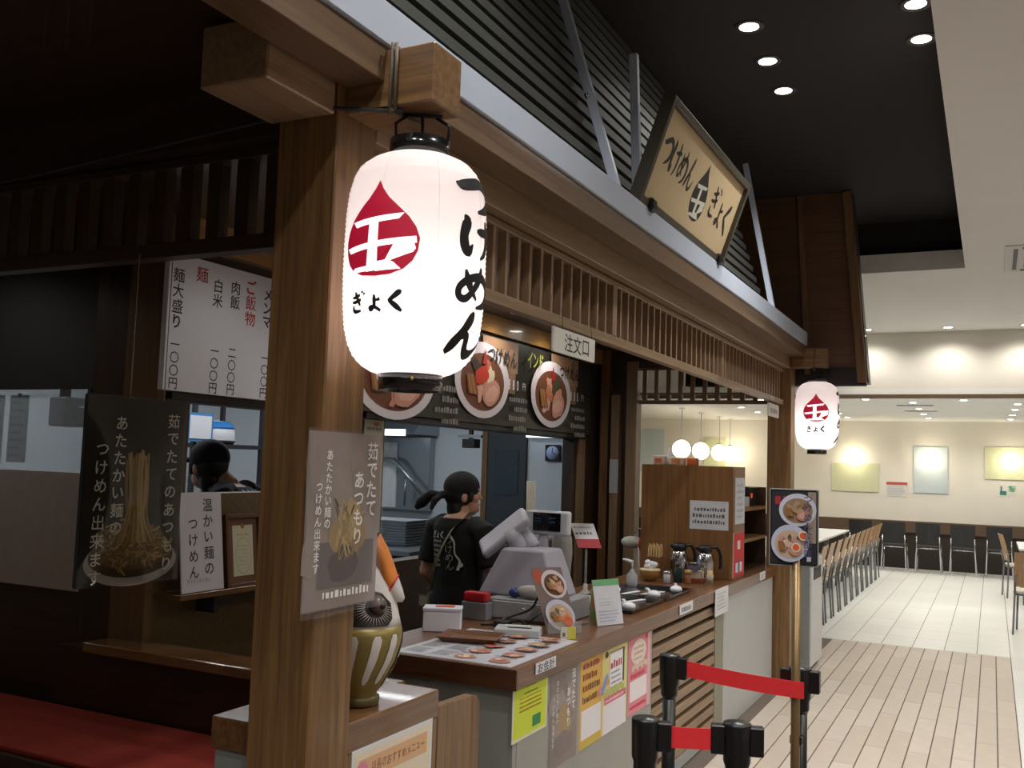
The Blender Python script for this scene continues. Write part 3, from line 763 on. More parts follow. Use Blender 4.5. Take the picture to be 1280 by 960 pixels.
# noodle menu board
def d2(c, w, h):
    gold = ink('a8855e'); tan = ink('9c7a5e'); pw = w / 3
    for k, (cx, nm, cy) in enumerate(((.47, '', .20), (1.47, 'つけめん', .26), (2.53, 'つけめん', .25))):
        if k: c.rect(cx - .02, h - .22, cx + .50, h - .01, tan); c.rect(cx + .1, h - .36, cx + .47, h - .22, ink('8f6d54'))
        c.up()
        for q in range(14):
            rr = random.Random(q + k * 20); x = cx + rr.uniform(.0, .4)
            if k: c.ellipse(x, h - rr.uniform(.05, .3), rr.uniform(.02, .07), rr.uniform(.01, .04), ink(rr.choice(('b3917a', '8a684e', 'a36f4a'))), 8, rr.uniform(0, 3))
        c.up()
        rx = .37 if k == 1 else (.36 if k == 2 else .42)
        bowl(c, cx, cy + .02, rx, .245 if k else .25, 11 + k * 7, side=.15, tops=(('c98d74', 'd9c7ad', 'b86a50', '35301f', 'c8402c', 'd8a08a') if k == 1 else ('c98d74', '4a4a34', 'c9907a', 'b7704e', 'd6a6a0', '55523a')))
        if k == 0: c.ellipse(cx - .1, cy + .0, .1, .06, ink('e2d6d8')); c.up(); c.ellipse(cx - .1, cy + .0, .05, .03, ink('d9699a')); c.up()
        if k == 1: c.ellipse(cx - .02, cy + .05, .10, .055, ink('c2351f'), 12, .2, .2); c.up()
        if k: c.text(nm, cx + (.04 if k == 1 else .12), h - .13, .125 if k == 1 else .11, INK, sx=.85, bold=.015, slant=.1)
        x = cx + rx + .02
        if k: c.text('880', x - .06, h - .30, .10, INKW, sx=.62, bold=.01); c.text('円', x + .17, h - .30, .055, INKW)
        for q in range(4):
            y = h - .37 - q * .065
            c.scribble(x - (0.02 if q % 2 == 0 else -.06), y - .05, x + .26, y, 1, ink('8c8c86'), .75, .05)
    c.text('インド', 2.08, h - .10, .13, ink('a9a83e'), sx=.72, bold=.012)
t = panel('noodle_menu_board', 'long dark menu board of noodle bowl photographs over the serving hatch', 'menu board', (KX + .055, 3.98, 1.868), PY, UP, 3.36, .585, d2, mat('menu_dark', '2e2c26', .35, noise=.03), .03, bname='board')
obj('ledge', B(KX + .002, KX + .05, 4.2, 7.34, 1.835, 1.862), BLK, t)
obj('end_cap', B(KX + .026, KX + .06, 7.341, 7.375, 1.86, 2.46), BLK, t)
# tall notice between the hatches
def d3(c, w, h):
    c.ellipse(w * .6, h * .965, .03, .012, ink('b5674a')); c.scribble(.02, h * .9, w - .02, h * .95, 1, ink('5b5750'), .6)
    for x in (.3, .72):
        for k in range(14): c.rect(w * x - .016, h * .86 - k * .042 - .024, w * x + .016, h * .86 - k * .042, ink('8d877a' if (k * 7 + int(x * 10)) % 3 else 'a8a294'))
panel('tall_notice', 'narrow beige notice strip behind the clear wrapped poster, between the kitchen hatches', 'notice', (KX + .004, 4.25, 1.22), PY, UP, .185, .61, d3, mat('notice_beige', 'b8b2a0', .6), .003)

# black framed noodle poster hanging in the side opening
def d4(c, w, h):
    r = random.Random(5)
    c.rect(.01, .01, w - .01, h - .01, ink('26241f')); c.up()
    c.ellipse(w * .52, h * .12, w * .46, h * .13, ink('b9b4ac'), 32); c.up()
    c.ellipse(w * .52, h * .145, w * .42, h * .11, ink('4b3a22'), 32); c.up()
    c.ellipse(w * .52, h * .175, w * .40, h * .10, ink('6d5630'), 32); c.ellipse(w * .52, h * .23, w * .34, h * .10, ink('63502f'), 32, 0, .06); c.up()
    for k in range(210):
        a = r.uniform(0, 6.3); q = math.sqrt(r.random()); x = w * .52 + math.cos(a) * w * .33 * q; y = h * .205 + math.sin(a) * h * .105 * q; L = r.uniform(.02, .05)
        b = r.uniform(0, 6.3)
        c.stroke([(x, y, .005), (x + math.cos(b) * L * .5, y + math.sin(b) * L * .35 + .004, .006), (x + math.cos(b + .8) * L, y + math.sin(b + .8) * L * .6, .005)], ink(r.choice(('b3965e', '96794a', 'c8ad76', '84693a', 'a5884f'))), 3)
    c.up()
    for k in range(22):
        x = w * (.42 + .010 * k) + r.uniform(-.004, .004); c.stroke([(x - .006, h * r.uniform(.66, .72), .006), (x + r.uniform(-.006, .006), h * .5, .006), (x + r.uniform(-.003, .003), h * .36, .006), (x + (k - 11) * .003, h * .22, .006)], ink(r.choice(('bb9d62', 'a1834c', 'd0b47a', '8d7040'))), 4)
    c.up()
    s = .042; m = ink('efece2')
    c.text('茹でたてのあつもり', w * .86, h * .93, s, m, vert=True, bold=.012, pitch=1.18)
    c.text('あたたかい麺の', w * .33, h * .90, s * .97, m, vert=True, bold=.012, pitch=1.14)
    c.text('つけめん出来ます', w * .16, h * .76, s, m, vert=True, bold=.012, pitch=1.14)
dn = Vector((.0909, .9959, 0))
o4 = Vector((-2.105, 1.745, 1.262))
t = panel('noodle_poster', 'black framed poster of lifted noodles hanging in the dark side opening', 'poster', o4, dn, UP, .318, .505, d4, BLK, .012, bname='board')
n4 = dn.cross(UP)
for q in (.13, .24):
    p = o4 + dn * q + UP * .5
    obj('hanging_string', MB().tube([p, Vector((p.x, p.y, 2.16))], .0015, 5), GREY, t)
cv = MB(); film = film_mat('clear_film', .04, .01); wrapf = glass('wrap_film', 'd4d4d8', .10, .09, .8)
# glossy clear sleeve, gently bulged, that picks up the kitchen lights
N = 10; vs = []; fs = []
for i in range(N + 1):
    for j in range(N + 1):
        a, b = i / N, j / N; q = o4 + dn * (.318 * a) + UP * (.505 * b) + n4 * (.006 + .016 * math.sin(math.pi * a) * math.sin(math.pi * b)); vs.append(q)
fs = [(i * (N + 1) + j, (i + 1) * (N + 1) + j, (i + 1) * (N + 1) + j + 1, i * (N + 1) + j + 1) for i in range(N) for j in range(N)]
cv.add(vs, fs, 0, True); obj('clear_sleeve', cv, film, t)
# clear wrapped poster on the near post
def d5(c, w, h):
    r = random.Random(9)
    c.rect(.003, .003, w - .003, h - .003, ink('948680')); c.up()
    for k in range(16): c.ellipse(r.uniform(.03, w - .03), r.uniform(.1, h - .04), r.uniform(.02, .06), r.uniform(.02, .06), ink(r.choice(('978a83', '8d807b', '9a8d86'))), 12, r.uniform(0, 3), .2)
    c.up(); c.rect(.05, .05, w - .02, .155, ink('6d6262')); c.ellipse(w * .55, .17, .075, .05, ink('a3875a')); c.up()
    c.poly([(w * .38, .14), (w * .75, .16), (w * .70, .24), (w * .56, .26), (w * .42, .20)], ink('b39a68')); c.ellipse(w * .5, .10, .06, .045, ink('55494a'), 14, .3, .2); c.up()
    for k in range(26):
        x = w * r.uniform(.40, .72); y = r.uniform(.14, .24); c.stroke([(x, y, .003), (x + r.uniform(-.03, .03), y + .02, .003), (x + r.uniform(-.03, .03), y - .03, .003)], ink(r.choice(('c4a870', '9c7f4c'))), 3)
    c.up(); m = ink('ffffff')
    c.text('茹でたて', w * .86, h * .955, .046, m, vert=True, bold=.018); c.text('あつもり', w * .68, h * .78, .044, m, vert=True, bold=.018)
    c.text('あたたかい麺の', w * .26, h * .90, .026, m, vert=True, bold=.014); c.text('つけめん出来ます', w * .14, h * .72, .026, m, vert=True, bold=.014)
    c.scribble(.07, .022, w * .88, .05, 1, m, .7, .05)
o5 = Vector((-1.384, 1.752, 1.268))
t = panel('wrapped_poster', 'brownish noodle poster in clear plastic film taped on the near post', 'poster', o5, PY, UP, .288, .412, d5, mat('poster_back', '8d8580', .6), .002)
vs = []; rr = random.Random(4); N = 16
for i in range(N + 1):
    for j in range(N + 1):
        a, b = i / N, j / N; vs.append(o5 + PY * (-.012 + .312 * a) + UP * (-.012 + .43 * b) + PX * (.007 + rr.uniform(0, .004) + .004 * math.sin(a * 9 + b * 5)))
obj('plastic_film', MB().add(vs, [(i * (N + 1) + j, (i + 1) * (N + 1) + j, (i + 1) * (N + 1) + j + 1, i * (N + 1) + j + 1) for i in range(N) for j in range(N)], 0, True), wrapf, t)

# order sign hung from the front lattice
t = panel('order_sign', 'small white hanging sign with black characters under the front lattice', 'sign', (-1.42, 3.165, 2.03), PY, UP, .405, .092, lambda c, w, h: c.text('注文口', w * .55, h * .5, .072, ink('2b2b2b'), sx=1.15, center=True, bold=.008), mat('sign_ivory', 'd9d8cf', .6, noise=.02), .012, bname='board')
for y in (3.26, 3.55): obj('hanging_string', MB().tube([(-1.426, y, 2.12), (-1.432, y, 2.20)], .0012, 5), BLK, t)
# same kind of sign end-on at the far post
t = panel('hanging_sign', 'little pale sign hung at the far end of the front lattice', 'sign', (-1.43, 6.98, 2.02), PY, UP, .36, .095, lambda c, w, h: c.scribble(.06, .02, w - .05, h - .02, 1, ink('77776f'), .8, .05), MATS['sign_ivory'], .012, bname='board')
for y in (7.05, 7.27): obj('hanging_string', MB().tube([(-1.436, y, 2.115), (-1.44, y, 2.17)], .0012, 5), BLK, t)

# shop sign leaning out over the gutter
def d6(c, w, h):
    m = ink('23221e')
    for i, ch in enumerate('つけめん'): c.brush(ch, .07 + i * .118, h * .55 - .06, .115, .15, m, .95)
    c.logo(w * .53, h * .15, .22, .27, m, ink('d6d3c6'))
    for i, ch in enumerate('ぎょく'): c.brush(ch, .86 + i * .125, h * (.52, .47, .45)[i] - .07, .125, .16, m, 1.0)
vt = Vector((.14, 0, .40)).normalized()
t = panel('shop_sign', 'cream shop sign with dark brush lettering and a drop emblem above the gutter', 'sign', Vector((-1.292, 3.70, 2.742)), PY, vt, 1.30, .385, d6, mat('sign_cream', 'cbb58e', .6, noise=.02), .03, frame=(.03, .055, mat('sign_frame', '4b453a', .45)), bname='board')
for y in (3.80, 4.92): obj('clamp', B(-1.335, -1.255, y - .03, y + .03, 2.69, 2.745), BLK, t, bev=.008)
obj('stay', MB().bar((-1.235, 5.00, 3.06), (-1.46, 5.00, 3.10), .02, .02), STEEL, t)

# things on the shelf under the left hatch
sh = thing('hatch_shelf', 'narrow wooden shelf under the left kitchen hatch', 'shelf', (KX + .07, 3.3, 1.03))
obj('board', B(KX, KX + .14, 2.87, 3.95, 1.035, 1.06), wood('hatch_shelf_wood', '5d4224', '7a5c36', 'y', .25), sh, bev=.003)
for y in (3.1, 3.7): obj('bracket', B(KX, KX + .10, y, y + .025, .96, 1.035), DRK, sh)
def d7(c, w, h):
    c.text('温かい麺の', w * .66, h * .95, .058, ink('302e33'), vert=True, bold=.01, pitch=1.12); c.text('つけめん', w * .30, h * .76, .056, ink('302e33'), vert=True, bold=.01, pitch=1.15)
    c.scribble(.03, .03, w - .04, .06, 1, ink('b9b9c0'), .6)
tl = Vector((-.12, 0, 1)).normalized()
t = panel('upright_sign', 'white upright sign with two columns of characters on the hatch shelf', 'sign', Vector((KX + .125, 2.89, 1.062)), PY, tl, .235, .40, d7, mat('sign_lilac_white', 'd3d1da', .35, noise=.01), .006, bname='board')
def d8(c, w, h):
    c.rect(.03, .03, w - .03, h - .03, ink('cfcab0')); c.up(); c.ellipse(w * .5, h * .88, .012, .012, ink('9a6a3c')); c.scribble(.055, h * .72, w - .055, h * .78, 1, ink('a59f86'), .5)
    c.ellipse(w * .5, h * .42, .05, .08, ink('bfbaa2')); c.up(); c.ellipse(w * .5, h * .42, .045, .073, ink('cfcab0')); c.up(); c.scribble(.055, h * .25, w - .055, h * .6, 6, ink('b5af97'), .3)
t = panel('framed_certificate', 'small certificate in a brown wooden frame on the hatch shelf', 'picture frame', Vector((KX + .115, 3.165, 1.066 + .006)), PY, tl, .185, .275, d8, mat('certificate_mount', '6a4a32', .5), .008, frame=(.018, .022, mat('certificate_frame', '5b3722', .4)), bname='backing')

# far dining room: panels and notices on the back wall
def flat(name, label, cat, x0, x1, z0, z1, m, draw=None, group=None, thick=.02):
    return panel(name, label, cat, (x0, 18.6 - thick, z0), PX, UP, x1 - x0, z1 - z0, draw, m, thick - .002, group, bname='board')
YG = mat('panel_yellow_green', 'd2d5b2', .7, noise=.03); BL = mat('panel_pale_blue', 'c3d0d4', .7, noise=.02)
flat('wall_panel', 'left yellow-green square panel on the back wall of the dining room', 'wall panel', -2.65, -1.84, 1.31, 1.83, YG)
flat('wall_panel', 'pale blue square panel on the back wall of the dining room', 'wall panel', -1.26, -.70, 1.33, 2.15, BL)
flat('wall_panel', 'right yellow-green square panel at the right end of the back wall', 'wall panel', -.12, .75, 1.61, 2.17, YG)
flat('wall_panel', 'pale blue panel on the back wall seen through the far opening at left', 'wall panel', -6.42, -5.85, 1.55, 2.40, BL)
flat('wall_panel', 'yellow-green panel on the back wall seen through the far opening behind the globes', 'wall panel', -5.05, -4.62, 1.40, 2.25, YG)
def d9(c, w, h): c.rect(0, h * .8, w, h, ink('c2564e')); c.scribble(.02, .02, w - .02, h * .72, 6, ink('a7a6b4'), .45)
flat('wall_notice', 'small white notice with a red heading on the back wall', 'notice', -1.71, -1.36, 1.25, 1.51, mat('notice_white', 'd8d6d2', .7), d9, thick=.006)
def d10(c, w, h):
    c.rect(.01, .02, .11, .09, ink('3d7f78')); c.rect(.02, .09, .045, .17, ink('3d7f78')); c.up()
    for k in range(9): c.ellipse(.17 + .018 * (k % 4), .1 + .03 * (k // 3), .03, .022, ink(('7fae8e', '9cc0a0', '5d9a86')[k % 3]), 10)
flat('wall_emblem', 'small green emblem of a building and tree on the back wall', 'emblem', .10, .36, 1.33, 1.53, mat('emblem_back', 'dedbd2', .7), d10, thick=.004)
# ============================================================ serving counter
CT = thing('serving_counter', 'long serving counter with brown wood top, grey panels and a slatted wood front', 'counter', (-1.78, 5.35, 0))
obj('worktop', B(-2.22, -1.492, 3.10, 7.57, .828, .90), CY, CT, bev=.004)
obj('worktop_end', B(-2.22, -1.492, 3.094, 3.10, .828, .899), CX, CT)
obj('end_panel', B(-2.19, -1.512, 3.12, 3.15, .0, .828), GREY, CT)
obj('front_panel', B(-1.53, -1.51, 3.15, 4.66, .07, .828), GREY, CT)
obj('slat_backing', B(-1.56, -1.545, 4.66, 5.86, .07, .828), mat('slat_backing', '33271d', .7), CT)
for k in range(10): obj('slat', B(-1.545, -1.508, 4.66, 5.86, .095 + k * .073, .143 + k * .073), LY, CT, bev=.002)
obj('end_post', B(-1.545, -1.505, 5.86, 6.06, .0, .828), mat('olive_grey', '8c8a7a', .5), CT)
obj('front_panel', B(-1.545, -1.508, 6.06, 7.56, .0, .828), LGREY, CT)
obj('kick_board', B(-1.545, -1.53, 3.15, 5.86, .001, .07), LGREY, CT)
obj('back_panel', B(-2.20, -2.18, 3.15, 7.55, 0, .828), GREY, CT)
ZC = .90
def card(name, label, cat, y0, y1, z0, z1, draw, m=None, x=-1.5095, **k):
    return panel(name, label, cat, (x, y0, z0), PY, UP, y1 - y0, z1 - z0, draw, m, .0015, **k)
def q1(c, w, h):
    c.rect(0, 0, w, h, ink('e3e0c0')); c.up(); c.rect(.012, .012, w - .012, h - .012, ink('cfe03a')); c.up()
    c.scribble(w * .35, h * .85, w * .65, h * .9, 1, ink('55592c'), .6, 0)
    for k, m in enumerate(('6b6a20', 'c08a2a', 'c0622a', '8a7a24', 'c0622a')): c.scribble(w * (.18 if k else .3), h * (.74 - k * .07), w * (.84 if k else .7), h * (.79 - k * .07), 1, ink(m), .6, .05)
    c.rect(w * .56, h * .13, w * .80, h * .32, ink('2f8a4c'))
card('yellow_notice', 'bright yellow-green notice on the grey counter front under the counter corner', 'notice', 3.105, 3.40, .640, .848, q1)
card('counter_tag', 'white tag with black characters on the counter edge near its corner', 'label', 3.245, 3.425, .858, .898, lambda c, w, h: c.text('お会計', w / 2, h * .5, .040, ink('2b2b33'), center=True, sx=1.25, bold=.012), x=-1.488)
def q2(c, w, h):
    r = random.Random(2); c.rect(0, 0, w, h, ink('8b7d79')); c.up()
    for k in range(14): c.ellipse(r.uniform(.04, w - .04), r.uniform(.05, h - .05), r.uniform(.02, .06), r.uniform(.02, .05), ink(r.choice(('94857f', '7d706d', 'a29590'))), 10, 0, .2)
    c.up(); c.ellipse(w * .55, h * .42, .06, .075, ink('a98c5c'), 12, .2, .15); c.ellipse(w * .5, h * .2, .10, .05, ink('80716d'), 12, 0, .1); c.up()
    m = ink('ffffff'); c.text('茹でたて', w * .84, h * .93, .040, m, vert=True, bold=.015); c.text('あつもり', w * .66, h * .76, .038, m, vert=True, bold=.015); c.text('あたたかい麺の', w * .26, h * .88, .024, m, vert=True); c.text('つけめん出来ます', w * .13, h * .72, .024, m, vert=True)
t = card('wrapped_poster', 'brownish noodle poster in wrinkled clear plastic on the grey counter front', 'poster', 3.425, 3.70, .462, .838, q2)
rr = random.Random(14); N = 14
obj('plastic_film', MB().add([(-1.503 + rr.uniform(0, .006), 3.418 + .29 * i / N, .452 + .395 * j / N) for i in range(N + 1) for j in range(N + 1)], [(i * (N + 1) + j, (i + 1) * (N + 1) + j, (i + 1) * (N + 1) + j + 1, i * (N + 1) + j + 1) for i in range(N) for j in range(N)], 0, True), wrapf, t)
def q3(c, w, h):
    r = random.Random(6); c.rect(0, 0, w * .45, h, ink('dcae58')); c.rect(w * .45, 0, w, h, ink('e0d78e')); c.up()
    c.rect(.02, .035, w * .43, h * .42, ink('e4e3e8')); c.rect(w * .48, 0, w * .98, h * .34, ink('e6e2ea')); c.rect(w * .5, h * .34, w * .98, h * .42, ink('d6607c')); c.up()
    for k in range(4): c.scribble(.03, h * (.86 - k * .125), w * .40, h * (.955 - k * .125), 1, ink(('9c3350', '8a3a24', '6e4420', '5a3a1c')[k]), .8, .2)
    c.scribble(w * .52, h * .345, w * .95, h * .415, 1, ink('f0dfe4'), .5, .1); c.poly([(.0, .0), (w * .4, .0), (w * .42, .035), (.02, .02)], ink('c9b54e'))
    c.rect(w * .60, h * .52, w * .93, h * .93, ink('3b4244')); c.up(); c.rect(w * .60, h * .52, w * .89, h * .92, ink('eceaf0')); c.up()
    c.scribble(w * .62, h * .72, w * .87, h * .84, 1, ink('b93a4c'), .8, 0)
    for k in range(3): c.scribble(w * .63, h * (.54 + .06 * k), w * .86, h * (.585 + .06 * k), 1, ink('7d7d92'), .6, .2)
    c.stroke([(w * .44, h * .5, .02), (w * .50, h * .6, .035), (w * .56, h * .68, .02)], ink('7d9ae0')); c.ellipse(w * .56, h * .6, .02, .012, ink('e39a3a')); c.ellipse(w * .40, h * .53, .015, .02, ink('d98aa8')); c.ellipse(w * .53, h * .92, .018, .014, ink('4a3c30'))
    for k in range(9): c.ellipse(w * (.5 + .05 * k), h * .46 + .008 * (k % 2), .018, .014, ink('b9c07a'), 8)
card('yellow_flyer', 'large yellow promotional flyer with white boxes on the grey counter front', 'flyer', 3.725, 4.29, .465, .832, q3)
def q4(c, w, h):
    c.rect(0, 0, w, h, ink('e08a98')); c.up(); c.rect(w * .86, 0, w, h, ink('e6b5be')); c.ellipse(w * .45, h * .76, w * .34, h * .16, ink('e9dcd3')); c.rect(w * .08, h * .16, w * .84, h * .42, ink('ece6ea')); c.up()
    c.scribble(w * .1, h * .44, w * .8, h * .52, 1, ink('d8415c'), .8, .2); c.scribble(w * .1, h * .06, w * .8, h * .12, 1, ink('d8415c'), .8, .2)
    for k in range(3): c.scribble(w * .22, h * (.66 + .07 * k), w * .7, h * (.71 + .07 * k), 1, ink('cfa9a0'), .7, .2)
    for k in range(7): c.ellipse(w * (.2 + .1 * k), h * .57 + .01 * (k % 2), .02, .015, ink('dcc7b5'), 8)
    c.poly([(w * .7, h * .9), (w * .84, h * .9), (w * .84, h * .98)], ink('cf3f56'))
card('pink_flyer', 'pink promotional flyer beside the slatted wood of the counter front', 'flyer', 4.31, 4.63, .475, .838, q4)
card('counter_tag', 'small white tag on the counter edge above the wood slats', 'label', 5.05, 5.30, .845, .897, lambda c, w, h: c.scribble(.03, .008, w - .03, h - .008, 1, ink('6a6a70'), .8, 0), x=-1.488)
card('counter_notice', 'upright white notice hanging at the far end of the wood slats', 'notice', 5.775, 6.09, .745, .905, lambda c, w, h: c.scribble(.04, .03, w - .05, h - .02, 5, ink('b3b3b6'), .5), x=-1.486)
card('counter_tag', 'tiny white tag on the counter edge at the far end beyond the cabinet', 'label', 7.02, 7.2, .845, .9, lambda c, w, h: c.scribble(.03, .01, w - .03, h - .01, 2, ink('a0a0a4'), .7, 0), x=-1.488)

# menu sheet under a clear mat, coin tray and the till
def q5(c, w, h):
    r = random.Random(8); c.rect(0, 0, w, h, MATS['menu_sheet_white']); c.up()
    for k in range(10): c.scribble(.02 + .11 * (k % 2), .03 + (k // 2) * .115, .11 + .11 * (k % 2), .125 + (k // 2) * .115, 7, ink('565660'), .55)
    for k in range(10):
        x, y = w * (.56 + .30 * (k % 2)) , h * (.10 + .19 * (k // 2)); c.up(); c.ellipse(x, y, .045, .038, ink(r.choice(('b07a64', 'a88a72', '9c6a5c'))), 14, 0, .15); c.up()
        for q in range(5): c.ellipse(x + r.uniform(-.02, .025), y + r.uniform(-.02, .02), r.uniform(.008, .02), r.uniform(.006, .015), ink(r.choice(('d9b07a', 'cc5a4c', '4a4434', 'e0d0c0', 'b5452f'))), 9, 1, .2)
        c.scribble(x - .05, y + .055, x + .05, y + .075, 1, INK, .7)
t = thing('menu_sheet', 'printed menu sheet lying flat on the near end of the counter', 'menu', (-1.76, 3.42, ZC))
obj('sheet', B(-2.03, -1.53, 3.12, 3.74, ZC, ZC + .002), mat('menu_sheet_white', 'c9c9d2', .3, noise=.02), t)
cv = Canvas(); q5(cv, .48, .60); cv.place('print', (-2.02, 3.13, ZC + .002), PX, PY, t)
t = thing('coin_tray', 'small brown wooden coin tray on the menu sheet', 'tray', (-1.89, 3.49, ZC + .0035))
obj('tray', MB().add([(-.10, -.075, 0), (.10, -.075, 0), (.10, .075, 0), (-.10, .075, 0), (-.125, -.095, .022), (.125, -.095, .022), (.125, .095, .022), (-.125, .095, .022), (-.115, -.087, .022), (.115, -.087, .022), (.115, .087, .022), (-.115, .087, .022), (-.095, -.07, .006), (.095, -.07, .006), (.095, .07, .006), (-.095, .07, .006)],
    [(0, 3, 2, 1), (0, 1, 5, 4), (1, 2, 6, 5), (2, 3, 7, 6), (3, 0, 4, 7), (4, 5, 9, 8), (5, 6, 10, 9), (6, 7, 11, 10), (7, 4, 8, 11), (8, 9, 13, 12), (9, 10, 14, 13), (10, 11, 15, 14), (11, 8, 12, 15), (12, 13, 14, 15)]), mat('tray_wood', '6b4226', .35), None).parent = t
t.rotation_euler = (0, 0, .25)
LAV = mat('till_lavender_grey', '9d9aa6', .45, noise=.02); LAV2 = mat('till_light', 'b8b8c4', .4, noise=.02)
# white box with a printed lid
t = thing('white_carton', 'white paper carton beside the brown coin tray', 'box', (-2.11, 3.63, ZC))
obj('body', B(-.08, .08, -.05, .05, 0, .085), WHITE, None, bev=.003).parent = t
obj('lid', B(-.083, .083, -.053, .053, .085, .10), mat('carton_lid', 'c8c8d4', .5), None, bev=.003).parent = t
obj('flap', B(-.03, .05, -.02, .03, .10, .104), mat('carton_mark', 'c4674c', .5), None).parent = t
t.rotation_euler = (0, 0, .45)
# cash drawer
t = thing('cash_drawer', 'grey metal cash drawer under the till on the counter', 'cash drawer', (-1.92, 4.22, ZC))
obj('case', B(-2.10, -1.74, 4.03, 4.40, ZC, ZC + .10), mat('drawer_grey', '8f9092', .45), t, bev=.006)
obj('drawer_front', B(-2.08, -1.76, 4.022, 4.031, ZC + .012, ZC + .088), mat('drawer_front', 'a3a4a6', .45), t, bev=.003)
obj('lock', MB().tube([(-1.91, 4.024, ZC + .06), (-1.91, 4.014, ZC + .06)], .008, 10), CHROME, t)
# till: sloped back cover, tilted operator screen
t = thing('till', 'lavender grey till with sloped back cover and tilted operator screen', 'cash register', (-1.99, 4.25, ZC + .10))
def sloped(x0, x1, X0, X1, y0, y1, Y1, z0, z1):
    return MB().add([(x0, y0, z0), (x1, y0, z0), (x1, Y1, z0), (x0, Y1, z0), (X0, y1, z1), (X1, y1, z1), (X1, Y1, z1), (X0, Y1, z1)],
                    [(0, 3, 2, 1), (4, 5, 6, 7), (0, 1, 5, 4), (1, 2, 6, 5), (2, 3, 7, 6), (3, 0, 4, 7)])
obj('back_cover', sloped(-2.20, -1.80, -2.11, -1.885, 4.10, 4.17, 4.38, ZC + .101, ZC + .315), LAV, t, bev=.012, seg=2)
obj('neck', MB().tube([(-2.08, 4.29, ZC + .30), (-2.12, 4.29, ZC + .39)], [.05, .04], 12), LAV2, t)
sc = MB().box(-.145, .145, -.022, .022, -.075, .075); obj_sc = obj('operator_screen', sc, LAV2, None, bev=.02, seg=3)
obj_sc.parent = t; obj_sc.location = Vector((-2.17, 4.31, ZC + .375)) - t.location; obj_sc.rotation_euler = (math.radians(-58), math.radians(-40), .3)
obj('roll_housing', MB().tube([(-2.11, 4.34, ZC + .40), (-2.03, 4.34, ZC + .31)], .045, 14), LAV2, t)
t = thing('customer_display', 'small white customer display with a dark screen on a pole behind the till', 'display', (-2.03, 4.46, ZC))
obj('pole', B(-2.05, -2.005, 4.45, 4.485, ZC + .012, ZC + .37), LAV2, t, bev=.006)
obj('foot', B(-2.09, -1.96, 4.43, 4.52, ZC, ZC + .012), LAV2, t, bev=.003)
obj('case', B(-2.115, -1.885, 4.44, 4.49, ZC + .368, ZC + .488), mat('display_white', 'bfc2c8', .4), t, bev=.008)
obj('screen', B(-2.075, -1.925, 4.436, 4.442, ZC + .388, ZC + .478), mat('display_black', '0b0d12', .15), t)
cv = Canvas(); cv.scribble(.01, .04, .05, .07, 2, ink('2d5f8a'), .4); cv.scribble(.09, .035, .13, .075, 2, ink('2d5f8a'), .4); cv.scribble(.012, .08, .05, .086, 1, ink('b0555a'), .6)
cv.place('digits', (-2.075, 4.4355, ZC + .388), PX, UP, t)
t = thing('card_terminal', 'flat light grey card terminal on the counter by the leaning menu card', 'card reader', (-1.785, 3.70, ZC + .0025))
obj('body', sloped(-.10, .10, -.095, .095, -.06, -.05, .06, 0, .035), mat('terminal_grey', 'aeb0b4', .4), None, bev=.006).parent = t
obj('slot', B(-.04, .06, -.03, -.02, .033, .038), DRK, None).parent = t; obj('pad', B(-.06, .05, .0, .04, .034, .038), mat('terminal_pad', 'c3c5c8', .4), None).parent = t
t.rotation_euler = (0, 0, .35)
t = thing('red_box', 'small bright red box behind the white carton', 'box', (-2.14, 4.00, ZC)); 
obj('body', B(-2.20, -2.07, 3.95, 4.015, ZC, ZC + .08), mat('box_grey', '7d7d84', .5), t, bev=.003); obj('lid', B(-2.195, -2.075, 3.952, 4.012, ZC + .08, ZC + .125), mat('red_gloss', 'b3212c', .3), t, bev=.012, seg=2)
t = thing('cable', 'tangled black cables in front of the cash drawer', 'cable', (-1.85, 3.9, ZC))
obj('cable', MB().tube(smooth_pts([(-2.0, 3.86, ZC + .006), (-1.9, 3.95, ZC + .02), (-1.83, 3.86, ZC + .007), (-1.9, 3.80, ZC + .006), (-1.95, 3.9, ZC + .03), (-1.86, 3.97, ZC + .07), (-1.83, 3.995, ZC + .13)], 6), .006, 6), BLK, t)
obj('cable', MB().tube(smooth_pts([(-2.03, 3.83, ZC + .006), (-1.92, 3.86, ZC + .012), (-1.86, 3.92, ZC + .01), (-1.80, 3.90, ZC + .05), (-1.78, 4.0, ZC + .09)], 6), .005, 6), BLK, t)
obj('adapter', B(-1.97, -1.90, 3.83, 3.88, ZC, ZC + .03), BLK, t, bev=.004)
t = thing('paper_bundle', 'crumpled white and blue wrapped bundle on top of the cash drawer', 'bag', (-1.93, 4.075, ZC + .101))
obj('bundle', MB().ell((-1.90, 4.068, ZC + .133), (.075, .03, .032), 12, 8), mat('bundle_white', 'a9a6a2', .6, bump=.6, nscale=30), t); obj('blue_wrap', MB().ell((-1.985, 4.066, ZC + .125), (.03, .025, .024), 10, 6), mat('blue_wrap', '27386e', .4), t)

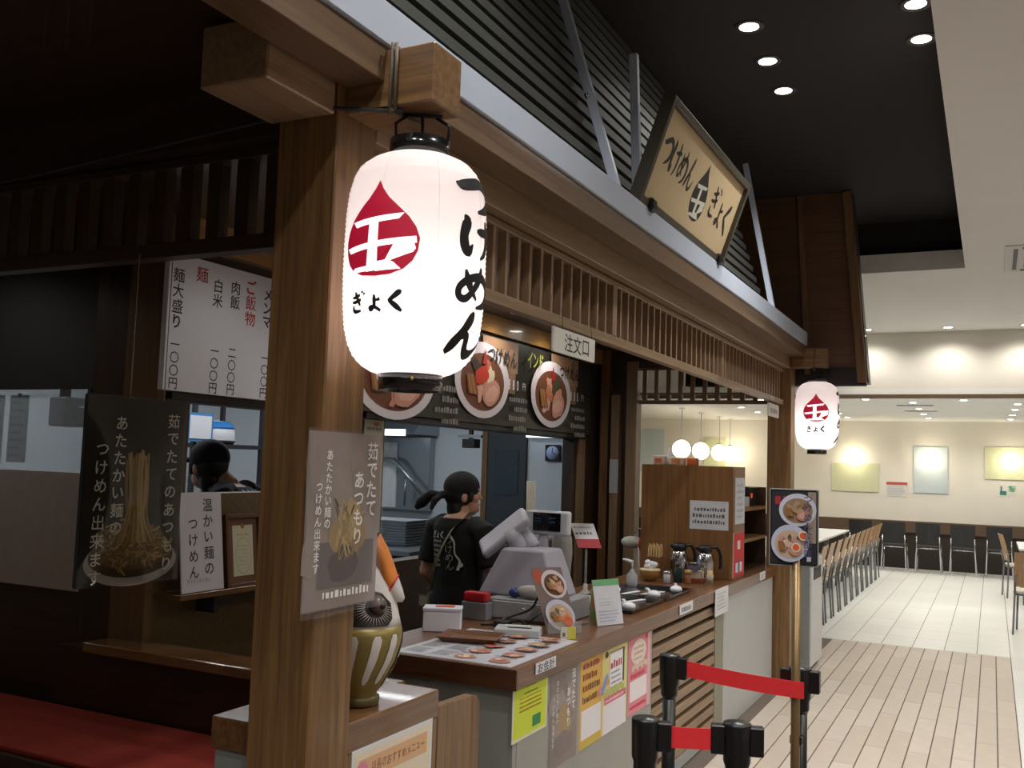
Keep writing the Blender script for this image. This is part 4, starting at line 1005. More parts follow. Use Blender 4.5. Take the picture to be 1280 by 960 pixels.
# leaning ramen card in a clear stand, and its neighbours
def q6(c, w, h):
    c.rect(0, 0, w, h, ink('7d6c66')); c.up(); c.ellipse(w * .17, h * .86, .022, .034, ink('b8533c')); c.up(); bowl(c, w * .62, h * .74, w * .40, h * .22, 21, tops=('c9a77e', 'b89a70', 'd0b48c', '6a5a3c', 'c0906a'), spike=False)
    bowl(c, w * .52, h * .26, w * .46, h * .24, 22, rim='c6c9dc', broth='c9a98c', tops=('d9b3a2', '6a6348', 'c9907a', 'e0782e', 'e8c8b0'), spike=False); c.ellipse(w * .7, h * .16, .022, .022, ink('e2641e'))
ln = Vector((-.30, .06, 1)).normalized()
uu = Vector((.62, .78, 0)).normalized()
t = panel('menu_card', 'tall ramen menu card leaning back in a clear stand on the counter edge', 'menu', Vector((-1.70, 3.82, ZC + .004)), uu, (Vector((-.34, -.02, 1))).normalized(), .15, .285, q6, mat('card_white', 'c9c6c6', .4), .004, bname='card')
obj('stand', MB().prism([(0, 0), (.165, 0), (.165, .05), (0, .05)], Vector((-1.703, 3.816, ZC + .002)) + Vector((.78, -.62, 0)) * .006, uu, UP, .003).box(-1.69, -1.60, 3.86, 3.93, ZC, ZC + .004), glass('acrylic', 'd8dee2', .05, .18), t)
t = panel('price_flag', 'small yellow and white price flag at the foot of the leaning menu card', 'label', (-1.60, 3.725, ZC + .001), uu, UP, .07, .05, lambda c, w, h: (c.rect(w * .45, 0, w, h, ink('d9cf5a')), c.scribble(.008, .01, w * .4, h - .01, 1, ink('6a6a50'), .8)), mat('flag_white', 'd8d8cc', .5), .004)
t = panel('leaflet', 'small red and green leaflet standing behind the leaning menu card', 'leaflet', (-1.70, 4.30, ZC + .001), Vector((.85, .5, 0)), UP, .095, .14, lambda c, w, h: (c.rect(0, 0, w, h, ink('7a9a58')), c.up(), c.rect(.008, h * .35, w * .85, h * .95, ink('b56a4a')), c.up(), c.rect(.015, h * .62, w * .7, h * .88, ink('c04a3a'))), None, .004)
t = thing('wrapped_bundle', 'grey cloth-like bundle standing behind the till next to the display pole', 'bundle', (-2.06, 4.78, ZC))
obj('bundle', MB().lathe([(.045, 0), (.055, .05), (.05, .14), (.06, .25), (.055, .33), (.03, .39), (.008, .42)], (-2.06, 4.78, ZC), 14, sx=1.0, sy=.7), mat('bundle_grey', '8e8a86', .7, bump=.8, nscale=25), t); obj('tie', MB().lathe([(.052, .11), (.054, .118), (.052, .126)], (-2.06, 4.78, ZC), 14, sy=.7), DRK, t)
def q7(c, w, h):
    c.rect(0, h * .86, w, h, ink('6fae7e')); c.scribble(w * .15, h * .42, w * .8, h * .52, 2, ink('b3c2b0'), .5); c.scribble(w * .1, h * .06, w * .9, h * .34, 4, ink('a9a9c4'), .5); c.scribble(w * .15, h * .56, w * .75, h * .6, 1, ink('b3c2b0'), .5)
t = panel('green_topped_card', 'white card with a green top edge standing on the counter edge', 'card', (-1.595, 4.13, ZC + .002), Vector((.42, .9, 0)).normalized(), Vector((-.18, .05, 1)).normalized(), .165, .205, q7, mat('card_pale', 'd3d6df', .5), .004, bname='card')
obj('foot', MB().box(-1.70, -1.66, 4.12, 4.20, ZC, ZC + .006), glass('acrylic_clear', 'd8dee2', .05, .2), t)
t = panel('tilted_price_card', 'tilted white and red card on a thin clear stem above the counter', 'card', Vector((-2.075, 5.05, ZC + .262)), Vector((.80, .6, 0)).normalized(), Vector((-.35, .05, .8)).normalized(), .134, .145, lambda c, w, h: (c.rect(0, 0, w, h * .36, ink('b8404c')), c.scribble(.01, h * .5, w * .9, h * .7, 1, ink('6a6a66'), .6), c.scribble(.01, h * .78, w * .9, h * .9, 1, ink('8a8a90'), .6)), mat('card_gloss', 'd6d6da', .25), .004, bname='card')
obj('stem', MB().tube([(-2.045, 5.09, ZC + .27), (-2.045, 5.09, ZC + .01)], .007, 8), MATS['acrylic'], t); obj('clip_base', MB().lathe([(.04, 0), (.035, .012), (.012, .03), (.014, .06), (.0, .065)], (-2.045, 5.09, ZC), 14), glass('acrylic_base', 'e6eaee', .05, .35), t)

# black trays with white spoons
TR = mat('tray_black', '1a1a1c', .18, noise=.02, coat=.4)
SPN = mat('spoon_white', 'e9e9ef', .25, noise=0)
def make_tray(x, y, label):
    t = thing('serving_tray', label, 'tray', (x, y, ZC), 'black trays on the counter'); a, b = .195, .25
    o = obj('tray', MB().add([(-a, -b, .0), (a, -b, .0), (a, b, .0), (-a, b, .0), (-a - .012, -b - .012, .02), (a + .012, -b - .012, .02), (a + .012, b + .012, .02), (-a - .012, b + .012, .02), (-a - .004, -b - .004, .02), (a + .004, -b - .004, .02), (a + .004, b + .004, .02), (-a - .004, b + .004, .02), (-a + .006, -b + .006, .004), (a - .006, -b + .006, .004), (a - .006, b - .006, .004), (-a + .006, b - .006, .004)],
        [(0, 3, 2, 1), (0, 1, 5, 4), (1, 2, 6, 5), (2, 3, 7, 6), (3, 0, 4, 7), (4, 5, 9, 8), (5, 6, 10, 9), (6, 7, 11, 10), (7, 4, 8, 11), (8, 9, 13, 12), (9, 10, 14, 13), (10, 11, 15, 14), (11, 8, 12, 15), (12, 13, 14, 15)]), TR, None); o.parent = t
    return t
make_tray(-1.79, 4.83, 'nearer of the two black serving trays on the counter'); make_tray(-1.79, 5.38, 'farther of the two black serving trays on the counter')
def make_spoon(x, y, rz, label):
    t = thing('ramen_spoon', label, 'spoon', (x, y, ZC + .005), 'white ramen spoons on the trays')
    prof = []
    mb = MB()
    # upturned bowl and a raised handle
    mb.ell((0, 0, .02), (.046, .036, .022), 14, 8)
    mb.tube([(.034, 0, .022), (.06, 0, .028), (.09, 0, .036), (.11, 0, .037)], [.011, .008, .009, .004], 8)
    o = obj('bowl', mb, SPN, None); o.parent = t; o2 = obj('handle_tip', MB().ell((.106, 0, .037), (.010, .009, .005), 10, 6), SPN, None); o2.parent = t
    t.rotation_euler = (0, 0, rz); return t
make_spoon(-1.64, 4.67, 2.2, 'white ramen spoon at the near corner of the nearer tray'); make_spoon(-1.88, 4.75, 1.8, 'white ramen spoon at the back of the nearer tray')
make_spoon(-1.68, 5.20, 2.3, 'white ramen spoon in the middle of the farther tray'); make_spoon(-1.645, 5.50, 1.9, 'white ramen spoon at the far corner of the farther tray'); make_spoon(-1.93, 5.25, 2.0, 'white ramen spoon at the back of the farther tray')
for i, (x, y, a, l) in enumerate(((-1.74, 5.36, 1.25, 'white paper chopstick sleeve across the farther tray'), (-1.72, 4.97, 1.3, 'white paper chopstick sleeve on the far part of the nearer tray'), (-1.85, 5.28, 1.4, 'white paper chopstick sleeve at the back by the lotion pump'))):
    t = thing('chopstick_sleeve', l, 'chopsticks', (x, y, ZC + .006), 'paper chopstick sleeves'); o = obj('sleeve', B(-.10, .10, -.013, .013, 0, .006), WHITE, None, bev=.001); o.parent = t
    o = obj('chopstick_end', B(.10, .115, -.006, .006, .001, .005), mat('bamboo', 'c9a873', .6), None); o.parent = t; t.rotation_euler = (0, 0, a)
t = thing('pump_bottle', 'clear pump bottle with a white spout standing behind the trays', 'bottle', (-1.96, 5.42, ZC))
obj('bottle', MB().lathe([(.032, 0), (.034, .01), (.034, .07), (.012, .095), (.012, .105)], (-1.96, 5.63, ZC), 14), glass('lotion', 'c9ced4', .1, .5), t); obj('pump', MB().tube([(-1.96, 5.63, ZC + .10), (-1.96, 5.63, ZC + .15)], .005, 8).tube([(-1.96, 5.63, ZC + .147), (-1.99, 5.60, ZC + .16), (-2.005, 5.585, ZC + .165)], [.012, .009, .005], 8), WHITE, t)

# condiments in front of the cabinet
def turned(name, label, cat, x, y, parts, z=ZC):
    t = thing(name, label, cat, (x, y, z))
    for nm, prof, m in parts: obj(nm, MB().lathe(prof, (x, y, z), 20), m, t)
    return t
tb = turned('tan_bowl', 'small tan wooden bowl heaped with white paper tissue', 'bowl', -1.97, 6.00, (('bowl', [(.028, 0), (.045, .012), (.06, .04), (.066, .075), (.061, .075), (.054, .04), (.0, .012)], mat('bowl_tan', '9a6e3c', .35)), ('rim', [(.066, .062), (.0665, .076), (.06, .077)], mat('bowl_rim', 'cdbb92', .4))))
t = thing('tissue_heap', 'crumpled white tissues heaped in the tan bowl', 'tissue', (-1.965, 6.02, ZC + .05))
mb = MB(); rr = random.Random(3)
for k in range(7): mb.ell((-1.965 + rr.uniform(-.035, .035), 6.01 + rr.uniform(-.03, .03), ZC + .075 + rr.uniform(0, .045)), (.022, .02, .018), 8, 6)
obj('heap', mb, mat('tissue_white', 'd9dbe6', .8, bump=.8, nscale=60), t)
t = thing('chopstick_holder', 'square holder packed with upright bamboo chopsticks', 'holder', (-2.0, 6.20, ZC))
obj('box', B(-2.045, -1.955, 6.16, 6.24, ZC, ZC + .14), mat('holder_wood', '6b4a2c', .4), t, bev=.003)
for k in range(20): obj('chopstick', B(-2.04 + .018 * (k % 5), -2.032 + .018 * (k % 5), 6.165 + .019 * (k // 5), 6.173 + .019 * (k // 5), ZC + .1, ZC + .205 + .008 * ((k * 7) % 3)), MATS['bamboo'], t)
def thermos(x, y, label):
    t = thing('thermos_jug', label, 'thermos', (x, y, ZC), 'steel thermos jugs'); 
    for nm, pr, m in (('body', [(.056, 0), (.06, .008), (.06, .12), (.05, .16), (.04, .185)], CHROME), ('lid', [(.043, .182), (.046, .19), (.046, .215), (.034, .228), (0, .23)], BLK)):
        o = obj(nm, MB().lathe(pr, (0, 0, 0), 24), m, None); o.parent = t
    o = obj('handle', MB().tube(smooth_pts([(.035, 0, .21), (.075, 0, .215), (.10, 0, .17), (.105, 0, .11), (.10, 0, .075)], 5), [.011] * 20 + [.009], 8), BLK, None); o.parent = t
    o = obj('spout', MB().tube([(-.03, 0, .205), (-.062, 0, .212)], [.018, .011], 10), BLK, None); o.parent = t
    t.rotation_euler = (0, 0, .5); return t
thermos(-1.865, 6.30, 'steel thermos jug with black lid, left of the pair before the cabinet'); thermos(-1.685, 6.27, 'steel thermos jug with black lid, right of the pair before the cabinet')
turned('salt_shaker', 'grey condiment shaker beside the tan bowl', 'shaker', -1.84, 5.95, (('jar', [(.02, 0), (.022, .004), (.022, .06)], mat('shaker_glass', '9a9ca0', .2)), ('lid', [(.023, .06), (.023, .075), (.0, .08)], CHROME)))
turned('sauce_bottle', 'dark green sauce bottle in front of the left thermos jug', 'bottle', -1.80, 6.05, (('bottle', [(.026, 0), (.028, .005), (.028, .07), (.012, .095), (.012, .105)], mat('bottle_green', '16322c', .15)), ('lid', [(.014, .102), (.014, .12), (0, .122)], DRK)))
turned('spice_jar', 'small brown spice jar right of the dark green bottle', 'jar', -1.725, 6.02, (('jar', [(.018, 0), (.02, .004), (.02, .055), (.016, .06)], mat('jar_brown', '8a5f40', .3)), ('lid', [(.021, .058), (.021, .085), (0, .088)], mat('jar_lid', 'b58a5c', .4))))
t = thing('napkin_caddy', 'wire caddy with folded napkins in front of the right thermos jug', 'caddy', (-1.72, 6.14, ZC))
for y in (6.09, 6.16): obj('wire', MB().tube([(-1.77, y, ZC), (-1.77, y, ZC + .12), (-1.655, y, ZC + .12), (-1.655, y, ZC)], .003, 6), CHROME, t)
obj('base', B(-1.775, -1.65, 6.08, 6.17, ZC, ZC + .03), mat('caddy_red', '7d3b24', .5), t, bev=.003); obj('napkins', B(-1.765, -1.66, 6.10, 6.15, ZC + .03, ZC + .075), mat('napkin', 'c9c3b2', .8), t); obj('label', B(-1.745, -1.675, 6.084, 6.088, ZC + .075, ZC + .11), mat('label_slate', '5c5c74', .5), t)
turned('toothpick_cup', 'clear cup of toothpicks at the right end of the condiments', 'cup', -1.605, 6.10, (('cup', [(.018, 0), (.024, .06), (.022, .06)], glass('cup_clear', 'd8d8d0', .1, .4)), ('toothpicks', [(.014, .006), (.018, .085), (0, .085)], MATS['bamboo'])))
# cabinet at the far end of the counter
cb = thing('wooden_cabinet', 'tall brown wooden cabinet with open shelves standing on the far end of the counter', 'cabinet', (-1.86, 6.98, ZC))
obj('side_panel', B(-2.17, -1.535, 6.39, 6.42, ZC, 1.645), CZ, cb, bev=.002)
obj('front_stile', B(-1.56, -1.533, 6.42, 6.72, ZC, 1.645), CZ, cb, bev=.002)
obj('back_panel', B(-2.17, -2.15, 6.42, 7.55, ZC, 1.50), DZ, cb)
obj('side_panel', B(-2.15, -1.56, 7.53, 7.55, ZC, 1.50), DZ, cb)
obj('top', B(-2.17, -1.56, 6.42, 6.72, 1.615, 1.645), CZ, cb)
for z in (1.335, 1.115): obj('shelf', B(-2.15, -1.56, 6.72, 7.53, z, z + .025), wood('cabinet_shelf', '6a4c2c', '8a6a42', 'y'), cb, bev=.002)
obj('floor', B(-2.15, -1.56, 6.42, 7.53, ZC, ZC + .02), DY, cb); obj('divider', B(-2.15, -1.56, 6.70, 6.72, ZC + .02, 1.615), DZ, cb)
def q8(c, w, h):
    for k in range(3): c.scribble(.02 + .012 * (k == 0), h * (.62 - k * .22), w - .02, h * (.80 - k * .22), 1, ink('55555a'), .75, .05)
panel('cabinet_notice', 'framed white notice with three lines of print on the cabinet side', 'notice', (-1.826, 6.388, 1.222), PX, UP, .262, .19, q8, mat('notice_grey_white', 'c4c6cb', .5), .004)
panel('cabinet_strip', 'upright white strip at the top of the cabinet front stile', 'notice', (-1.531, 6.435, 1.262), PY, UP, .27, .31, lambda c, w, h: c.scribble(.04, .03, w - .04, h - .03, 6, ink('a3a6b0'), .5), mat('strip_white', 'c9ccd6', .5), .003)
panel('red_sticker', 'red sticker sign low on the cabinet front stile', 'sticker', (-1.531, 6.40, .915), PY, UP, .30, .29, lambda c, w, h: (c.rect(0, 0, w, h, ink('c42a2c')), c.up(), c.rect(w * .35, h * .62, w * .62, h * .82, ink('d9d2d2')), c.rect(w * .2, h * .1, w * .8, h * .32, ink('d5cdd0')), c.up(), c.rect(w * .42, h * .05, w * .58, h * .4, ink('5b5f86'))), None, .003)
t = thing('led_box', 'small black box with red lit digits on top of the open cabinet shelf', 'display', (-1.69, 7.6, 1.361))
obj('case', B(-1.76, -1.62, 7.24, 7.52, 1.361, 1.50), BLK, t, bev=.006); obj('digits', B(-1.621, -1.617, 7.29, 7.34, 1.42, 1.455), mat('led_red', 'd8603a', .5, emit=.35, ecol='d0502a', noise=0), t); obj('base', B(-1.78, -1.61, 7.0, 7.20, 1.361, 1.43), LGREY, t)
for i, (x, m, l, w) in enumerate(((-2.12, 'c96a3a', 'left orange and white packet on top of the cabinet', .09), (-1.99, 'd98a4a', 'middle orange and white packet on top of the cabinet', .11), (-1.88, 'd0622c', 'right orange packet on top of the cabinet', .075))):
    t = thing('snack_packet', l, 'packet', (x, 6.62, 1.645), 'orange packets on the cabinet'); obj('packet', B(x - w / 2, x + w / 2, 6.60, 6.66, 1.645, 1.70 + .01 * (i == 0)), mat('packet_white_%d' % (i == 2), 'd9c8bc' if i < 2 else 'cf7a4a', .5), t, bev=.006); obj('packet_label', B(x - w * .3, x + w * .25, 6.596, 6.60, 1.66, 1.69), ink(m), t)
t = thing('white_cone', 'white pointed paper cone on top of the cabinet', 'cone', (-2.07, 6.70, 1.645)); obj('cone', MB().lathe([(.045, 0), (.03, .04), (.012, .09), (.003, .13)], (-2.07, 6.685, 1.645), 16), WHITE, t); obj('tip', MB().lathe([(.005, .11), (.003, .135), (0, .137)], (-2.07, 6.685, 1.645), 8), INKG, t)
# paper and bag on the dark posts at the far end
panel('post_notice', 'small white paper pinned on the pale post left of the cabinet', 'notice', (-2.862, 7.595, 1.40), PX, UP, .075, .28, None, mat('pale_sheet', 'b5b7bb', .6), .003)
t = thing('hanging_bag', 'pale grey cloth bag with a red end hanging left of the cabinet', 'bag', (-2.25, 6.46, 1.08)); obj('bag', MB().ell((-2.25, 6.46, 1.10), (.085, .045, .042), 14, 10), mat('bag_grey', 'b6b6ae', .8, bump=.7, nscale=24), t); obj('red_end', MB().ell((-2.19, 6.46, 1.095), (.016, .04, .045), 10, 8), mat('bag_red', 'b54a44', .6), t); obj('strap', MB().tube([(-2.20, 6.44, 1.08), (-2.185, 6.405, .99), (-2.18, 6.40, .92)], .004, 6), WHITE, t); obj('hook', MB().tube([(-2.25, 6.46, 1.14), (-2.2, 6.42, 1.2), (-2.172, 6.41, 1.2)], .004, 6), CHROME, t)

# ============================================================ stand with the figurine, side wing, bench
st = thing('corner_stand', 'low grey stand with a thick brown wooden top around the near post', 'stand', (-1.6, 2.17, 0))
obj('top', MB().prism([(-1.765, 1.90), (-1.585, 1.90), (-1.585, 1.985), (-1.435, 1.985), (-1.435, 2.465), (-1.765, 2.465)], (0, 0, .885), PX, PY, .078), wood('stand_top', '5e3f26', '7c5836', 'y', .22, coat=.12), st, bev=.003)
obj('body', MB().prism([(-1.755, 1.91), (-1.59, 1.91), (-1.59, 1.99), (-1.455, 1.99), (-1.455, 2.45), (-1.755, 2.45)], (0, 0, 0), PX, PY, .885), mat('stand_grey', '8f928f', .5), st)
obj('front_panel', B(-1.455, -1.437, 1.99, 2.46, 0, .885), WZ, st)
t = panel('stand_poster', 'white edged cream menu poster on the front of the corner stand', 'poster', (-1.4345, 2.045, .40), PY, UP, .388, .49, lambda c, w, h: (c.rect(.012, .012, w - .012, h - .012, ink('e4d5be')), c.up(), c.rect(.03, h - .085, w - .03, h - .03, ink('d8ae86')), c.ellipse(.045, h - .062, .028, .028, ink('d98a9c')), c.up(), c.text('店長のおすすめメニュー', .085, h - .058, .030, ink('8a4a34'), sx=.78), c.text('人気', .022, h - .062, .022, ink('b03a5a')), [c.scribble(.03, h - .18 - .07 * k, w - .05, h - .12 - .07 * k, 2, ink('b79a80'), .4) for k in range(4)], c.rect(w * .55, h - .16, w * .57, h - .10, ink('b88a8a'))), mat('poster_white', 'dcdde0', .5), .003)
t = thing('wooden_wing', 'low brown wooden wing panel between the corner stand and the counter', 'panel', (-1.46, 2.59, 0)); obj('panel', MB().prism([(2.475, 0), (2.735, 0), (2.735, .872), (2.72, .893), (2.69, .903), (2.475, .912)], (-1.475, 0, 0), PY, UP, .032), WZ, t, bev=.003); obj('kick_strip', B(-1.4425, -1.440, 2.48, 2.73, 0, .08), DZ, t)

# figurine: round daruma-like bird with a long pointed nose, facing the aisle
fg = thing('painted_figurine', 'gold and white painted papier-mache figurine with a pointed nose behind the near post', 'figurine', (-1.535, 2.22, .963))
GOLD = mat('figurine_gold', '8a7a44', .38, .25, noise=.08, nscale=30)
fc = Vector((-1.533, 2.20, .963)); FZ, FR = .86, .93
body = [(r_ * FR, z_ * FZ) for r_, z_ in [(.045, 0), (.055, .006), (.05, .03), (.062, .05), (.085, .09), (.108, .14), (.120, .19), (.122, .225), (.116, .25)]]
skull = [(r_ * FR, z_ * FZ) for r_, z_ in [(.117, .245), (.110, .275), (.100, .32), (.088, .37), (.070, .42), (.040, .46), (0, .475)]]
obj('body', MB().lathe(body, fc, 36), GOLD, fg)
obj('base_ring', MB().lathe([(.05, .0), (.058, .004), (.058, .022), (.05, .028)], fc, 28), mat('figurine_base', '5e5330', .4, .2), fg)
FW = mat('figurine_white', 'd6d2d0', .45, noise=.02); FO = mat('figurine_orange', 'd98438', .5, noise=.06); FK = mat('figurine_black', '1c1a1a', .45)
obj('head', MB().lathe(skull, fc, 36), FW, fg)
nd = Vector((.86, .51, 0)).normalized(); sd = Vector((nd.y, -nd.x, 0))
# nose: broad at the brow, sloping down to a pointed tip
NM = MB(); prof = [(.03, .445, .05, .03), (.048, .40, .052, .04), (.062, .36, .05, .045), (.078, .325, .042, .04), (.098, .298, .026, .026), (.112, .287, .008, .008)]
vs = []; n = 12
for d, z, a, b in prof:
    for k in range(n):
        t_ = 2 * math.pi * k / n; vs.append(fc + nd * (d + b * .4 * math.sin(t_)) + sd * (a * math.cos(t_)) + UP * (z + b * math.sin(t_) * .7 - .01))
fs = [(i * n + k, i * n + (k + 1) % n, (i + 1) * n + (k + 1) % n, (i + 1) * n + k) for i in range(len(prof) - 1) for k in range(n)]
obj('brow', MB().add(vs[:n * 4], fs[:n * 3], 0, True), FO, fg); obj('nose', MB().add(vs[n * 3:], fs[:n * 2] + [tuple(range(n * 2, n * 3))], 0, True), FW, fg)
obj('nose_outline', MB().tube([vs[n * 3 + k] for k in range(n)] + [vs[n * 3]], .0035, 6), mat('figurine_red', 'c02f34', .5), fg)
def on(a, z, lift=.0):
    """a point on the figurine skin, a = degrees to the viewer's right of its front"""
    z *= FZ; pr = body + [(r_, z_ + (.003 if i_ == 0 else 0)) for i_, (r_, z_) in enumerate(skull)]
    for (r0, z0), (r1, z1) in zip(pr, pr[1:]):
        if z0 <= z <= z1 and z1 > z0: r = r0 + (r1 - r0) * (z - z0) / (z1 - z0); break
    A = math.atan2(-2.2, 1.52) + math.radians(a); return fc + Vector((math.cos(A) * (r + lift), math.sin(A) * (r + lift), z))
def patch(name, cols, m, lift=.0015):
    """cols: [(z, a0, a1)...] a painted area between two angles at each height"""
    mb = MB(); vs = []; k = 8
    Z = []
    for (z0, a0, a1), (z1, b0, b1) in zip(cols, cols[1:]):
        for i in range(5): t_ = i / 5; Z.append((lin(z0, z1, t_), lin(a0, b0, t_), lin(a1, b1, t_)))
    Z.append(cols[-1])
    for z, a0, a1 in Z:
        for i in range(k + 1): vs.append(on(lin(a0, a1, i / k), z, lift))
    mb.add(vs, [(r * (k + 1) + i, r * (k + 1) + i + 1, (r + 1) * (k + 1) + i + 1, (r + 1) * (k + 1) + i) for r in range(len(Z) - 1) for i in range(k)], 0, True)
    return obj(name, mb, m, fg)
for a in (-42, -10, 22, 50): patch('belly_stripe', [(.075, a - 15, a - 9), (.09, a - 16, a - 4), (.16, a - 9, a + 4), (.215, a - 5, a + 8), (.228, a - 2, a + 5)], FW)
patch('side_patch', [(.06, 66, 110), (.12, 66, 115), (.19, 76, 118), (.235, 84, 118)], FK)
for z in (.10, .15): patch('side_mark', [(z, 72, 84), (z + .03, 78, 92)], FW, .003)
patch('eye_patch', [(.255, -30, 40), (.275, -36, 52), (.32, -34, 54), (.352, -24, 36), (.362, -6, 18)], FK)
E_ = MB()
ec = on(26, .318, .0); obj('eye', MB().ell(ec, (.025, .025, .025), 14, 10), mat('figurine_eye', '5a4a42', .3), fg); obj('pupil', MB().ell(on(28, .318, .021), (.009, .009, .009), 10, 6), FK, fg)
mb = MB()
for k in range(22):
    a = math.radians(150 + k * 10); p = on(22 + 17 * math.cos(a), .312 + .030 * math.sin(a), .003); q = on(22 + 33 * math.cos(a), .306 + .048 * math.sin(a), .0025); mb.tube([p, q], [.0014, .0007], 4)
obj('lash_lines', mb, mat('lash_white', 'b9b2ac', .6), fg)

# red felt bench
bn = thing('red_bench', 'long bench spread with red felt in the dark side bay', 'bench', (-3.6, 2.48, 0))
obj('felt', B(-5.2, -1.86, 2.27, 2.74, .585, .603), mat('red_felt', '84200f', .95, noise=.12, nscale=60, bump=.3), bn, bev=.004)
obj('seat_board', B(-5.22, -1.85, 2.25, 2.745, .53, .585), DX, bn, bev=.003)
for x in (-4.9, -3.5, -2.1):
    for y in (2.30, 2.66): obj('leg', B(x - .03, x + .03, y - .03, y + .03, 0, .53), DZ, bn)
obj('stretcher', B(-5.0, -2.0, 2.46, 2.50, .25, .30), DX, bn)
# ============================================================ queue posts and belts
RED = mat('belt_red', 'ee333a', .55, noise=.05, nscale=60)
def stanchion(x, y, label, heads=()):
    t = thing('queue_post', label, 'queue post', (x, y, 0), 'black queue posts')
    obj('base', MB().lathe([(.115, 0), (.115, .012), (.108, .022), (.03, .035), (.027, .05)], (x, y, 0), 32), BLK, t)
    obj('pole', MB().tube([(x, y, .03), (x, y, .845)], .024, 18), BLK, t)
    obj('head', MB().lathe([(.024, .795), (.031, .81), (.031, .835), (.036, .85), (.038, .945), (.036, .95), (0, .952)], (x, y, 0), 24), BLK, t)
    for dx, dy in heads:
        obj('belt_clip', MB().bar((x + dx * .03, y + dy * .03, .905), (x + dx * .066, y + dy * .066, .905), .034, .075), BLK, t, bev=.003)
    return t
def belt(p, q, z0, z1, label, h=.052, sag=.006):
    p, q = Vector(p), Vector(q); t = thing('red_belt', label, 'belt', (p + q) / 2 + UP * z0); n = 10; vs = []
    d = (q - p).normalized(); nr = d.cross(UP) * .0012
    for i in range(n + 1):
        a = i / n; c = p.lerp(q, a); z = z0 + (z1 - z0) * a - sag * 4 * a * (1 - a)
        for s_, k in ((1, 0), (1, 1), (-1, 1), (-1, 0)): vs.append(c + nr * s_ + UP * (z + h * k - h / 2))
    fs = []
    for i in range(n):
        for k in range(4): k2 = (k + 1) % 4; fs.append((i * 4 + k, i * 4 + k2, (i + 1) * 4 + k2, (i + 1) * 4 + k))
    fs += [(0, 1, 2, 3), tuple(n * 4 + k for k in (3, 2, 1, 0))]
    obj('belt', MB().add(vs, fs), RED, t); return t
stanchion(-1.05, 3.45, 'black queue post by the wood slats of the counter, holding the upper red belt', ((1, 0),))
stanchion(-.60, 3.50, 'black queue post behind the bronze pole, at the right end of the upper red belt', ((-1, 0), (1, 0)))
stanchion(-.84, 2.55, 'nearest black queue post, at the left end of the lower red belt', ((1, .3),))
stanchion(-.615, 2.64, 'near black queue post at the right end of the lower red belt', ((-1, -.3), (1, .3)))
belt((-.99, 3.443, 0), (-.575, 3.425, 0), .908, .888, 'upper red belt stretched from the counter post to the bronze pole', h=.055)
belt((-.782, 2.565, 0), (-.665, 2.615, 0), .905, .905, 'lower short red belt between the two nearest queue posts', h=.055, sag=.001)
BZ = mat('bronze_pole', '8a7350', .35, .6, noise=.04)
t = thing('sign_pole', 'thin bronze pole carrying a ramen picture board at its top', 'sign stand', (-.605, 3.455, .034))
obj('pole', MB().tube([(-.607, 3.452, .034), (-.607, 3.452, 1.40)], .0155, 16), BZ, t)
obj('clamp', B(-.625, -.585, 3.448, 3.49, .70, .73), BLK, t, bev=.003)
def q9(c, w, h):
    c.rect(.004, .004, w - .004, h - .004, ink('24242c')); c.up(); c.rect(w * .80, h * .3, w - .004, h - .004, ink('9a8a80')); c.scribble(.015, h * .80, w * .35, h * .95, 1, ink('b02a30'), .9, .1); c.up()
    bowl(c, w * .58, h * .74, w * .40, h * .22, 31, rim='cfd0e2', broth='9c7f62', tops=('a98f70', 'b59c7c', 'a18465', '94795a', 'b09274'), spike=False); bowl(c, w * .42, h * .29, w * .40, h * .25, 32, rim='c3c8dc', broth='cbb09a', tops=('d9b4a8', '56563e', 'c99a8a', '7d6a50', 'e3c6b6'), spike=False)
    for x, y in ((.55, .24), (.70, .40)): c.ellipse(w * x, h * y, w * .10, h * .065, ink('e6d6c8')); c.up(); c.ellipse(w * x, h * y, w * .07, h * .045, ink('e0602a')); c.up()
    c.text('つけめん全部盛', w * .80, h * .95, .030, ink('4c4c70'), vert=True, bold=.02); c.scribble(w * .78, h * .05, w * .95, h * .16, 1, ink('b9b9c6'), .8)
o9 = Vector((-.692, 3.428, 1.303)); u9 = Vector((.985, .17, 0)).normalized()
panel('picture_board', 'ramen picture board on top of the bronze pole', 'sign', o9, u9, UP, .155, .255, q9, BLK, .008, frame=(.005, .010, mat('board_rim', '8b8d90', .4)), bname='board')

